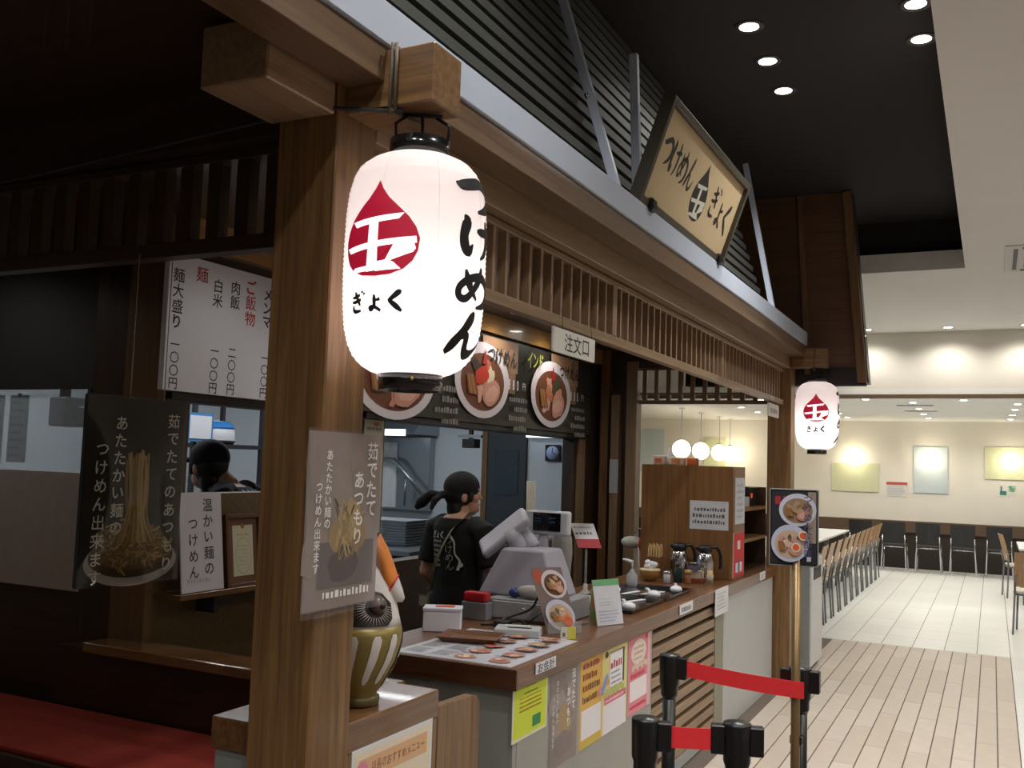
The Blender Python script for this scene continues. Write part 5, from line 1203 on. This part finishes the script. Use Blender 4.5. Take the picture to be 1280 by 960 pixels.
# ============================================================ dining chairs and tables
PLY = wood('chair_ply', '9a7652', 'b8946c', 'z', .4, 18); LEGM = mat('chair_leg', '7d8084', .3, .7, noise=0); SEATW = mat('seat_cream', 'd3cdc2', .6)
def make_chair(label, group, back, seat, legm, hb=.86, arch=True):
    """faces +x: the back is at x = -0.22"""
    t = thing('dining_chair', label, 'chair', (0, 0, 0), group)
    def ch(nm, mb, m, bev=0):
        o = obj(nm, mb, m, None, bev, 2 if bev else 1); o.parent = t
    ch('seat', B(-.19, .20, -.20, .20, .425, .455), seat, .012)
    vs = []; n = 8
    for i in range(n + 1):
        a = i / n; z = lin(.50, hb, a); y = .19 - (.015 * a if arch else 0); lean = -.20 - .05 * a - .03 * a * a
        for dx, dy in ((0, -y), (-.018 * (1), 0), (0, y)): vs.append((lean + dx, dy, z))
        for dx, dy in ((.012, y), (-.006, 0), (.012, -y)): vs.append((lean + dx, dy, z))
    fs = []
    for i in range(n):
        for k in range(6): k2 = (k + 1) % 6; fs.append((i * 6 + k, i * 6 + k2, (i + 1) * 6 + k2, (i + 1) * 6 + k))
    fs += [tuple(range(6))[::-1], tuple(range(n * 6, n * 6 + 6))]
    ch('backrest', MB().add(vs, fs, 0), back)
    for s_ in (-1, 1):
        ch('leg', MB().tube([(.18, s_ * .18, .43), (.20, s_ * .20, 0)], .011, 8), legm)
        ch('leg', MB().tube([(-.235, s_ * .175, .62), (-.20, s_ * .18, .44), (-.225, s_ * .20, 0)], .011, 8), legm)
    ch('seat_frame', MB().tube([(-.19, -.18, .415), (.18, -.18, .415), (.18, .18, .415), (-.19, .18, .415), (-.19, -.18, .415)], .01, 6), legm)
    return t
ORD = ['nearest', 'second', 'third', 'fourth', 'fifth', 'sixth', 'seventh', 'eighth', 'ninth', 'tenth', 'eleventh']
ys = [10.72 + .565 * k for k in range(11)]
c0 = None
for k, y in enumerate(ys):
    lab = ORD[k] + ' wooden backed chair from the front in the left row of the dining room' if k < 10 else 'farthest wooden backed chair in the left row of the dining room'
    if c0 is None: c0 = make_chair(lab, 'wooden backed chairs in the left row', PLY, SEATW, LEGM)
    r = c0 if k == 0 else dup(c0, (0, 0, 0), 0, lab)
    r.location = (-1.86, y, 0); r.rotation_euler = (0, 0, math.pi)
TT = mat('table_white', 'dfe2e6', .25, noise=.01)
def table(x0, x1, y0, y1, label, group):
    t = thing('dining_table', label, 'table', ((x0 + x1) / 2, (y0 + y1) / 2, 0), group)
    obj('tabletop', B(x0, x1, y0, y1, .70, .73), TT, t, bev=.004)
    for x in (x0 + .06, x1 - .06):
        for y in (y0 + .06, y1 - .06): obj('leg', B(x - .02, x + .02, y - .02, y + .02, 0, .70), LEGM, t)
for k, y in enumerate((10.45, 12.45, 14.45)): table(-2.82, -2.07, y, y + 1.985, ['nearest', 'middle', 'farthest'][k] + ' long white table beside the left row of wooden chairs', 'long white tables in the left row')
table(.36, 1.3, 12.03, 13.6, 'nearer white table at the right edge of the dining room', 'white tables at the right'); table(.30, 1.2, 14.3, 15.9, 'farther white table at the right edge of the dining room', 'white tables at the right')
r = dup(c0, (.40, 11.78, 0), math.pi / 2 - .1, 'nearest wooden chair with a cream seat at the right picture edge', 'wooden chairs at the right tables')
r = dup(c0, (.36, 15.25, 0), .15, 'wooden chair seen side-on at the farther right table', 'wooden chairs at the right tables')
BF = mat('chair_black', '232426', .6); 
c1 = None
for k, x in enumerate((-2.05, -1.52, -.98, -.45, .09)):
    lab = ['leftmost', 'second from left', 'middle', 'second from right', 'rightmost'][k] + ' of the black chairs along the back wall of the dining room'
    if c1 is None: c1 = make_chair(lab, 'black chairs along the back wall', BF, BF, CHROME, .84, False)
    r = c1 if k == 0 else dup(c1, (0, 0, 0), 0, lab)
    r.location = (x, 18.0, 0); r.rotation_euler = (0, 0, math.pi / 2)

# trash and return cabinets past the counter end
t = thing('return_cabinet', 'tall white return cabinet past the counter end behind the bronze pole', 'cabinet', (-1.42, 8.34, 0))
obj('body', B(-1.60, -1.345, 8.24, 8.80, .03, .93), mat('cabinet_grey', '8b8d8b', .5), t, bev=.004); obj('door', B(-1.345, -1.328, 8.25, 8.79, .05, .92), mat('cabinet_white', 'd6d8d8', .45), t, bev=.003); obj('plinth', B(-1.58, -1.36, 8.26, 8.78, 0, .03), DRK, t); obj('slot', B(-1.329, -1.325, 8.33, 8.70, .74, .84), DRK, t)
t = thing('grey_bin', 'low grey bin cabinet between the counter end and the white return cabinet', 'bin', (-1.62, 8.02, 0))
obj('body', B(-1.78, -1.46, 7.86, 8.18, .02, .60), mat('bin_grey', '9a9b95', .5), t, bev=.006); obj('lid', B(-1.785, -1.455, 7.855, 8.185, .60, .63), mat('bin_lid', 'a8a9a4', .45), t, bev=.006); obj('foot', B(-1.77, -1.47, 7.87, 8.17, 0, .02), DRK, t)

# ============================================================ kitchen inside
t = thing('extractor_hood', 'stainless steel hood and panel at the left of the kitchen far wall', 'hood', (-5.5, 8.5, .9))
obj('panel', B(-5.85, -5.22, 8.60, 8.69, 1.10, 1.86), SS, t, bev=.004); obj('canopy', MB().prism([(8.2, 1.88), (8.69, 1.88), (8.69, 2.2), (8.5, 2.2)], (-5.88, 0, 0), PY, UP, .7), SS, t)
obj('glare_panel', B(-5.84, -5.62, 8.58, 8.60, 1.12, 1.80), mat('painted_tube_glare', 'f2f5f8', .4), t); obj('lit_strip', B(-5.56, -5.27, 8.15, 8.19, 1.86, 1.925), mat('strip_glow', 'eef4fc', .5, emit=1.6, noise=0), t); obj('pipe', MB().tube([(-5.86, 8.5, 1.63), (-5.6, 8.5, 1.62), (-5.2, 8.5, 1.24)], .022, 10), SS, t); obj('pipe', MB().tube([(-5.45, 8.5, 1.45), (-5.45, 8.5, 1.15)], .012, 8), SS, t)  # flat white sheet painted for the tube's reflection on the steel
t = thing('kitchen_counter', 'steel kitchen counter under the stacks of trays', 'counter', (-4.6, 7.2, 0)); obj('top', B(-5.0, -4.1, 6.5, 8.3, .86, .90), SS, t, bev=.003); obj('body', B(-4.98, -4.12, 6.52, 8.28, 0, .86), DRK, t)
t0 = None
def steel_tray(k):
    o = obj('steel_tray', MB().add([(-.22, -.16, 0), (.22, -.16, 0), (.22, .16, 0), (-.22, .16, 0), (-.25, -.19, .022), (.25, -.19, .022), (.25, .19, .022), (-.25, .19, .022)], [(0, 3, 2, 1), (0, 1, 5, 4), (1, 2, 6, 5), (2, 3, 7, 6), (3, 0, 4, 7), (4, 5, 6, 7)]), mat('tray_steel', 'b9c0c6', .35, .3, noise=.03))
    return o
for k in range(9):
    o = steel_tray(k) if k == 0 else t0.copy()
    if k: COL.objects.link(o)
    else: t0 = o
    o.location = (-4.62, 7.05, .90 + .0235 * k); tag(o, 'steel tray in the stack behind the hatch, ' + ['lowest', 'second from the bottom', 'third from the bottom', 'fourth from the bottom', 'fifth from the bottom', 'fourth from the top', 'third from the top', 'second from the top', 'topmost'][k], 'tray', 'stacked steel trays in the kitchen')
t = thing('glass_stack', 'stack of clear glasses left of the steel trays', 'glasses', (-4.86, 6.9, .90)); 
for k in range(4): obj('glass', MB().lathe([(.03, .0), (.04, .07), (.037, .07), (.028, .004)], (-4.86, 6.9, .90 + .055 * k), 14), glass('tumbler_%d' % k, 'bcd0dc', .05, .4), t)
t = thing('kitchen_door', 'dark grey door in the far kitchen wall behind the cashier', 'door', (-4.36, 8.69, 0)); obj('leaf', B(-4.58, -4.15, 8.66, 8.699, 0, 1.98), mat('door_slate', '333a40', .5), t, bev=.003); obj('frame_stile', B(-4.64, -4.58, 8.65, 8.699, 0, 2.02), WZ, t); obj('window', B(-4.50, -4.23, 8.652, 8.66, 1.3, 1.75), mat('door_glass', '39444c', .1), t); obj('handle', MB().tube([(-4.2, 8.64, 1.0), (-4.2, 8.60, 1.0), (-4.27, 8.60, 1.0)], .009, 8), CHROME, t)
t = thing('wall_clock', 'small square black wall clock with a pale blue dial on the kitchen wall', 'clock', (-3.865, 8.69, 1.735)); obj('case', B(-3.945, -3.785, 8.665, 8.699, 1.655, 1.815), BLK, t, bev=.004); obj('dial', MB().tube([(-3.865, 8.666, 1.735), (-3.865, 8.662, 1.735)], .066, 28), mat('dial_blue', 'a9bbe0', .5), t)
obj('hand', MB().bar((-3.865, 8.660, 1.735), (-3.865, 8.660, 1.785), .006, .003, up=(0, 1, 0)), INK, t); obj('hand', MB().bar((-3.865, 8.660, 1.735), (-3.825, 8.660, 1.72), .007, .003, up=(0, 1, 0)), INK, t)
t = thing('wall_speaker', 'dark box on a bracket high in the kitchen in front of the white wall', 'speaker', (-3.86, 7.0, 1.8)); obj('box', B(-3.92, -3.80, 6.95, 7.05, 1.735, 1.81), DRK, t, bev=.004); obj('bracket', B(-3.88, -3.85, 6.99, 7.02, 1.81, 2.5), BLK, t); obj('arm', B(-3.98, -3.76, 6.985, 7.015, 1.82, 1.845), SS, t)
t = thing('grey_towel', 'grey towel hanging at the right of the kitchen hatch', 'towel', (-3.62, 8.66, 1.4))
vs = []; N = 10
for j in range(9):
    for i in range(N + 1): a = i / N; vs.append((-3.62 + (.065 + .03 * j / 8) * (2 * a - 1), 8.66 + .015 * math.sin(a * 14), 1.78 - j * .085))
obj('cloth', MB().add(vs, [(j * (N + 1) + i, j * (N + 1) + i + 1, (j + 1) * (N + 1) + i + 1, (j + 1) * (N + 1) + i) for j in range(8) for i in range(N)], 0, True), mat('towel_grey', '8d8a90', .9), t); obj('rail', MB().tube([(-3.72, 8.66, 1.785), (-3.50, 8.66, 1.785), (-3.50, 8.699, 1.785)], .006, 6), CHROME, t)
t = thing('paper_roll_strips', 'bundle of upright pale straws behind the till screen', 'straws', (-2.20 + .03, 4.62, ZC)); obj('cup', MB().lathe([(.035, 0), (.04, .15), (.037, .15)], (-2.20 + .03, 4.62, ZC), 14), DRK, t)
for k in range(5): obj('straw', MB().tube([(-2.185 + .008 * k, 4.62, ZC + .02), (-2.20 + .011 * k, 4.62, ZC + .63)], .0045, 6), mat('straw_ivory', 'c9c2b4', .6), t)
# left hatch: shelves and things behind the second cook
t = thing('kitchen_rack', 'black metal kitchen rack behind the cook at the left hatch', 'rack', (-5.2, 5.5, 0))
for x, y in ((-5.4, 5.05), (-5.4, 5.75), (-5.0, 5.05), (-5.0, 5.75)): obj('upright', B(x - .015, x + .015, y - .015, y + .015, 0, 2.1), DRK, t)
for z in (.5, 1.05, 1.66): obj('shelf', B(-5.42, -4.98, 5.03, 5.77, z, z + .03), DRK, t)
t = thing('white_blue_box', 'white box with a blue edge hanging on the rack end', 'box', (-5.0, 5.1, 1.7)); obj('box', B(-4.97, -4.93, 4.92, 5.16, 1.70, 1.90), mat('box_blue', '3f7fb0', .5), t); obj('face', B(-4.93, -4.925, 4.94, 5.14, 1.72, 1.88), WHITE, t)
t = thing('rice_cooker', 'white rounded appliance with a blue band on the kitchen rack', 'appliance', (-5.2, 5.5, 1.69)); obj('body', MB().lathe([(.12, 0), (.14, .03), (.13, .12), (.08, .17), (0, .18)], (-5.2, 5.48, 1.69), 24), WHITE, t); obj('band', MB().lathe([(.135, .115), (.118, .14), (.09, .168)], (-5.2, 5.48, 1.692), 24), mat('band_blue', '2f7fc8', .4), t); obj('foot', MB().lathe([(.125, 0), (.142, .03)], (-5.2, 5.48, 1.69), 24), BLK, t)
for i, (y, z, w, h, m) in enumerate(((5.2, 1.08, .12, .22, '4a4a48'), (5.4, 1.08, .10, .28, '6a6a66'), (5.6, 1.08, .12, .25, '3a3a3c'))):
    t = thing('storage_tub', ['left', 'middle', 'right'][i] + ' dark tub on the middle shelf of the kitchen rack', 'tub', (-5.18, y, z), 'tubs on the kitchen rack'); obj('tub', MB().lathe([(w * .42, 0), (w * .5, .02), (w * .5, h - .03)], (-5.18, y, z), 16), mat('tub_' + m, m, .5), t); obj('lid', MB().lathe([(w * .52, h - .03), (w * .52, h), (0, h)], (-5.18, y, z), 16), GREY, t)
# papers behind the ribbed glass
for i, (x, w) in enumerate(((-4.86, .12), (-4.68, .15))):
    t = thing('hanging_paper', ('left' if i == 0 else 'right') + ' white paper sheet hanging inside the ribbed kitchen window', 'paper', (x, 3.45, 1.70), 'papers inside the kitchen window'); obj('sheet', B(x - w / 2, x + w / 2, 3.45, 3.453, 1.54, 1.90), WHITE, t); cv = Canvas(); cv.scribble(0, 0, w - .03, .32, 8, ink('8a9099'), .4); cv.place('print', (x - w / 2 + .015, 3.449, 1.56), PX, UP, t)
    obj('clip', B(x - .01, x + .01, 3.446, 3.456, 1.89, 1.91), BLK, t)
t = thing('dark_machine', 'dark machine silhouette hanging inside the ribbed kitchen window', 'machine', (-4.5, 3.6, 1.8)); obj('body', B(-4.58, -4.44, 3.55, 3.7, 1.74, 1.90), DRK, t, bev=.01); obj('arm', B(-4.56, -4.52, 3.6, 3.64, 1.9, 2.5), BLK, t); obj('nozzle', B(-4.44, -4.36, 3.6, 3.66, 1.78, 1.85), BLK, t, bev=.006)

# ============================================================ people
SKIN = mat('skin', 'cf9f88', .55, noise=.05, nscale=30)
def Rz(a): return Matrix.Rotation(a, 3, 'Z')
def person(label, loc, rz, head_yaw=0.0, lean=0.0, height=1.55, arms=None, printer=None, card=True, knot=True, peak=False):
    """standing figure built facing +y in local space"""
    k = height / 1.60
    t = thing('person', label, 'person', loc)
    def V(x, y, z):
        f = max(0, z - .85) * lean
        return Vector((x * k, (y + f) * k, (z - f * f * .5) * k))
    def fin(name, mb, m, vox=.007, sm=4):
        o = obj(name, mb, m, None); o.parent = t
        if vox:
            r = o.modifiers.new('skin', 'REMESH'); r.mode = 'VOXEL'; r.voxel_size = vox; r.use_smooth_shade = True
            s = o.modifiers.new('smooth', 'SMOOTH'); s.factor = .5; s.iterations = sm
        return o
    def loft(mb, rings, grow=0.0):
        n = 20; vs = []
        for x, y, z, a, b in rings:
            for i in range(n):
                q = 2 * math.pi * i / n; vs.append(V(x + (a + grow) * math.cos(q), y + (b + grow) * math.sin(q), z))
        fs = [(r * n + i, r * n + (i + 1) % n, (r + 1) * n + (i + 1) % n, (r + 1) * n + i) for r in range(len(rings) - 1) for i in range(n)]
        fs += [tuple(range(n))[::-1], tuple(range((len(rings) - 1) * n, len(rings) * n))]
        mb.add(vs, fs, 0, True)
    torso = [(0, 0, .78, .155, .105), (0, 0, .86, .165, .115), (0, 0, .98, .145, .10), (0, .005, 1.10, .150, .105), (0, .01, 1.22, .170, .112), (0, 0, 1.30, .160, .098), (0, -.005, 1.345, .11, .075), (0, -.005, 1.37, .06, .055)]
    A = arms or {-1: ((-.20, .0, 1.285), (-.25, -.03, 1.03), (-.235, .16, .86)), 1: ((.20, .0, 1.285), (.27, .02, 1.04), (.20, .24, 1.0))}
    b = MB(); loft(b, torso)
    def seg(p, q, r0, r1): b.cap(V(*p), V(*q), r0 * k, r1 * k)
    hd = V(0, .02, 1.47); M = Rz(head_yaw)
    seg((0, -.005, 1.34), (0, .01, 1.43), .052, .050)
    b.ell(hd + M @ Vector((0, -.005, .015)) * k, (.074 * k, .092 * k, .100 * k), 22, 16, M)
    b.ell(hd + M @ Vector((0, .035, -.055)) * k, (.052 * k, .055 * k, .055 * k), 16, 10, M)
    for q, rr_ in (((0, .088, .0), (.012, .012, .022)), ((0, .094, -.014), (.014, .016, .011)), ((0, .075, .035), (.055, .018, .012)), ((.038, .06, -.015), (.026, .022, .022)), ((-.038, .06, -.015), (.026, .022, .022)), ((0, .082, -.052), (.022, .012, .009)), ((0, .078, -.078), (.022, .018, .017))):
        b.ell(hd + M @ Vector(q) * k, tuple(r_ * k for r_ in rr_), 12, 8, M)
    for s_ in (-1, 1):
        b.ell(hd + M @ Vector((s_ * .076, -.008, -.008)) * k, (.010 * k, .020 * k, .032 * k), 10, 8, M)
        p0, p1, p2 = A[s_]
        seg(p0, p1, .047, .037); seg(p1, p2, .036, .025)
        # palm, four fingers of different lengths, thumb from the side of the palm
        d = (Vector(p2) - Vector(p1)).normalized(); sd_ = d.cross(UP); sd_ = (sd_.normalized() if sd_.length > .2 else Vector((0, 1, 0))) ; nn = sd_.cross(d)
        P2 = Vector(p2)
        for off in (-.022, -.007, .008, .022): seg(tuple(P2 + sd_ * off * .6 + d * .015), tuple(P2 + sd_ * off + d * .085), .014, .0125)
        for off, L in ((-.030, .058), (-.010, .072), (.010, .078), (.030, .070)):
            a0 = P2 + sd_ * off + d * .088; a1 = a0 + d * L * .5 + sd_ * off * .1 - nn * .008; a2 = a1 + d * L * .42 - nn * .022
            seg(tuple(a0), tuple(a1), .0085, .008); seg(tuple(a1), tuple(a2), .008, .007)
        th = P2 + sd_ * .026 + d * .03; th1 = th + sd_ * .030 + d * .03 - nn * .006; th2 = th1 + sd_ * .006 + d * .032 - nn * .01
        seg(tuple(th), tuple(th1), .011, .0095); seg(tuple(th1), tuple(th2), .0095, .008)
        seg((s_ * .085, 0, .80), (s_ * .09, .01, .45), .082, .052); seg((s_ * .09, .01, .45), (s_ * .092, -.015, .09), .052, .034); seg((s_ * .092, -.02, .045), (s_ * .10, .12, .03), .036, .028)
    fin('body', b, SKIN, .0055, 3)
    for s_ in (-1, 1):
        e = hd + M @ Vector((s_ * .031, .078, .012)) * k
        o = obj('eye', MB().ell(e, (.012 * k, .009 * k, .007 * k), 12, 8, M), mat('eye_white', 'd8d2cc', .3, noise=0), None); o.parent = t
        o2 = obj('iris', MB().ell(e + M @ Vector((0, .0075, 0)) * k, (.0048 * k, .003 * k, .0052 * k), 10, 6, M), mat('eye_dark', '1b1412', .2, noise=0), None); o2.parent = o
        o = obj('eyebrow', MB().tube([hd + M @ Vector((s_ * q, .084 - abs(q - .03) * .3, .034)) * k for q in (.015, .03, .047)], .0032 * k, 6), mat('brow_dark', '1e1613', .8), None); o.parent = t
    o = obj('mouth', MB().ell(hd + M @ Vector((0, .094, -.053)) * k, (.019 * k, .004 * k, .005 * k), 12, 6, M), mat('lips', '8f5347', .5), None); o.parent = t
    HAIR = mat('hair_black', '15110f', .5, noise=.1, nscale=80)
    h = MB(); h.ell(hd + M @ Vector((0, -.020, .018)) * k, (.084 * k, .094 * k, .104 * k), 20, 14, M); h.ell(hd + M @ Vector((0, -.042, -.068)) * k, (.066 * k, .052 * k, .075 * k), 16, 10, M)
    for s_ in (-1, 1): h.ell(hd + M @ Vector((s_ * .071, .03, -.005)) * k, (.012 * k, .018 * k, .036 * k), 10, 8, M)
    fin('hair', h, HAIR, .006, 3)
    CLO = mat('cloth_black', '141416', .85, noise=.08, nscale=60)
    q = MB(); q.ell(hd + M @ Vector((0, -.012, .045)) * k, (.092 * k, .104 * k, .090 * k), 20, 14, M)
    if peak: q.ell(hd + M @ Vector((0, .115, .03)) * k, (.065 * k, .05 * k, .016 * k), 16, 8, M)
    fin('cap' if peak else 'bandana', q, CLO, .006, 3)
    if knot:
        q = MB(); kn = hd + M @ Vector((0, -.115, .0)) * k
        q.ell(kn, (.028 * k, .024 * k, .024 * k), 12, 8)
        q.tube([kn, kn + M @ Vector((-.05, -.06, .0)) * k, kn + M @ Vector((-.09, -.11, -.05)) * k, kn + M @ Vector((-.10, -.14, -.085)) * k], [.014 * k, .028 * k, .034 * k, .012 * k], 10)
        q.tube([kn, kn + M @ Vector((.02, -.05, -.03)) * k, kn + M @ Vector((.03, -.07, -.085)) * k], [.012 * k, .022 * k, .010 * k], 10)
        fin('bandana_knot', q, CLO, .006, 3)
    s = MB(); loft(s, [(x, y, z, a, b_) for x, y, z, a, b_ in torso[:-1]] , .016)
    for s_ in (-1, 1):
        p0, p1, p2 = A[s_]; m_ = Vector(p0).lerp(Vector(p1), .78)
        s.tube([V(s_ * .12, 0, 1.30), V(*p0), V(*m_)], [.07 * k, .066 * k, .064 * k], 14)
    fin('shirt', s, CLO, .008, 4)
    s = MB(); loft(s, [(0, 0, .74, .165, .118), (0, 0, .80, .18, .13), (0, 0, .90, .165, .118)], .004)
    for s_ in (-1, 1): s.tube([V(s_ * .085, 0, .82), V(s_ * .09, .01, .45), V(s_ * .092, -.012, .07)], [.10 * k, .078 * k, .066 * k], 14)
    fin('trousers', s, mat('cloth_charcoal', '1d1d20', .85), .009, 3)
    for s_ in (-1, 1):
        o = obj('shoe', MB().ell(V(s_ * .098, .045, .032), (.048 * k, .125 * k, .036 * k), 16, 10), BLK, None); o.parent = t
    # back print and strap follow the back of the shirt
    def back(x, z, lift=.0):
        for (x0, y0, z0, a0, b0), (x1, y1, z1, a1, b1) in zip(torso, torso[1:]):
            if z0 <= z <= z1:
                f = (z - z0) / (z1 - z0); a = lin(a0, a1, f) + .018; bb = lin(b0, b1, f) + .018; yc = lin(y0, y1, f)
                return V(x, yc - bb * math.sqrt(max(.02, 1 - (x / a) ** 2)) - lift, z)
        return V(x, -.12, z)
    if printer:
        c = Canvas(); printer(c); mb = MB(); bm = bmesh.new(); mi = []
        mb.v = [tuple(back(x, z, .004 + .0008 * l)) for x, z, l in c.v]; mb.f = c.f; mb.mi = c.mi; mb.sm = [False] * len(c.f); bm.free()
        o = obj('back_print', mb, c.mats, None); o.parent = t
    if card:
        pts = [back(.10 - .026 * i, 1.335 - .0 - .04 * i, .004) for i in range(11)]
        pts = [V(.085, .045, 1.375), V(.095, -.03, 1.372)] + pts + [back(-.163, .92, .006), V(-.20, -.05, .905)]
        w = Vector((.017, 0, .012)) * k
        vs = [p + w * s_ for p in pts for s_ in (-1, 1)] + [p + w * s_ + Vector((0, -.003, 0)) for p in pts for s_ in (-1, 1)]; n = len(pts) * 2
        fs = []
        for i in range(len(pts) - 1): a = i * 2; fs += [(a, a + 1, a + 3, a + 2), (n + a, n + a + 2, n + a + 3, n + a + 1), (a, a + 2, n + a + 2, n + a), (a + 1, n + a + 1, n + a + 3, a + 3)]
        o = obj('neck_strap', MB().add(vs, fs), mat('strap_olive', 'a3a48c', .7), None); o.parent = t
        cc = V(-.215, -.06, .865)
        o = obj('name_card', B(cc.x - .045, cc.x + .045, cc.y - .004, cc.y + .0, cc.z - .035, cc.z + .035), mat('card_sleeve', '9a9884', .3), None); o.parent = t
        o2 = obj('card_paper', B(cc.x - .034, cc.x + .034, cc.y - .006, cc.y - .004, cc.z - .026, cc.z + .026), mat('card_cream', 'd0ccb4', .5), None); o2.parent = o
    t.rotation_euler = (0, 0, rz); return t
def shirt1(c):
    m = ink('d6d6d8'); g = ink('a5a596')
    for i, ch in enumerate('ぎょく'): c.brush(ch, -.095 + i * .036, 1.235, .034, .038, m, 1.1)
    for r in range(6): c.scribble(-.088 + .004 * r, 1.21 - r * .026, .0, 1.23 - r * .026, 1, g, .8, .2)
    for ch, x, z in (('つ', .02, 1.205), ('け', .025, 1.16), ('め', .03, 1.115), ('ん', .035, 1.07)): c.brush(ch, x, z, .05, .045, g, .6)
    c.stroke([(.055, 1.26, .006), (.085, 1.22, .01), (.09, 1.16, .008), (.115, 1.12, .012), (.105, 1.07, .014)], m); c.ellipse(.12, 1.10, .010, .013, m)
person('person in black shirt, bandana and neck strap standing behind the till', (-2.60, 4.62, 0), -.35, head_yaw=-.55, height=1.565, printer=shirt1)
def shirt2(c):
    m = ink('c4d2dc')
    for k in range(7): c.stroke([(-.12 + .035 * k, 1.33, .010), (-.115 + .035 * k, 1.27, .016), (-.125 + .035 * k, 1.20, .010)], m)
    c.stroke([(-.13, 1.19, .01), (.0, 1.22, .014), (.12, 1.18, .01)], m); c.stroke([(-.12, 1.29, .008), (.10, 1.275, .010)], m)
    for i in range(4): c.ellipse(-.09 + .06 * i, 1.09, .02, .014, m)
person('person in a black cap and patterned dark shirt bending over inside the left kitchen hatch', (-3.36, 4.18, 0), 1.95, head_yaw=-.55, lean=.7, height=1.80, printer=shirt2, card=False, knot=False, peak=True)
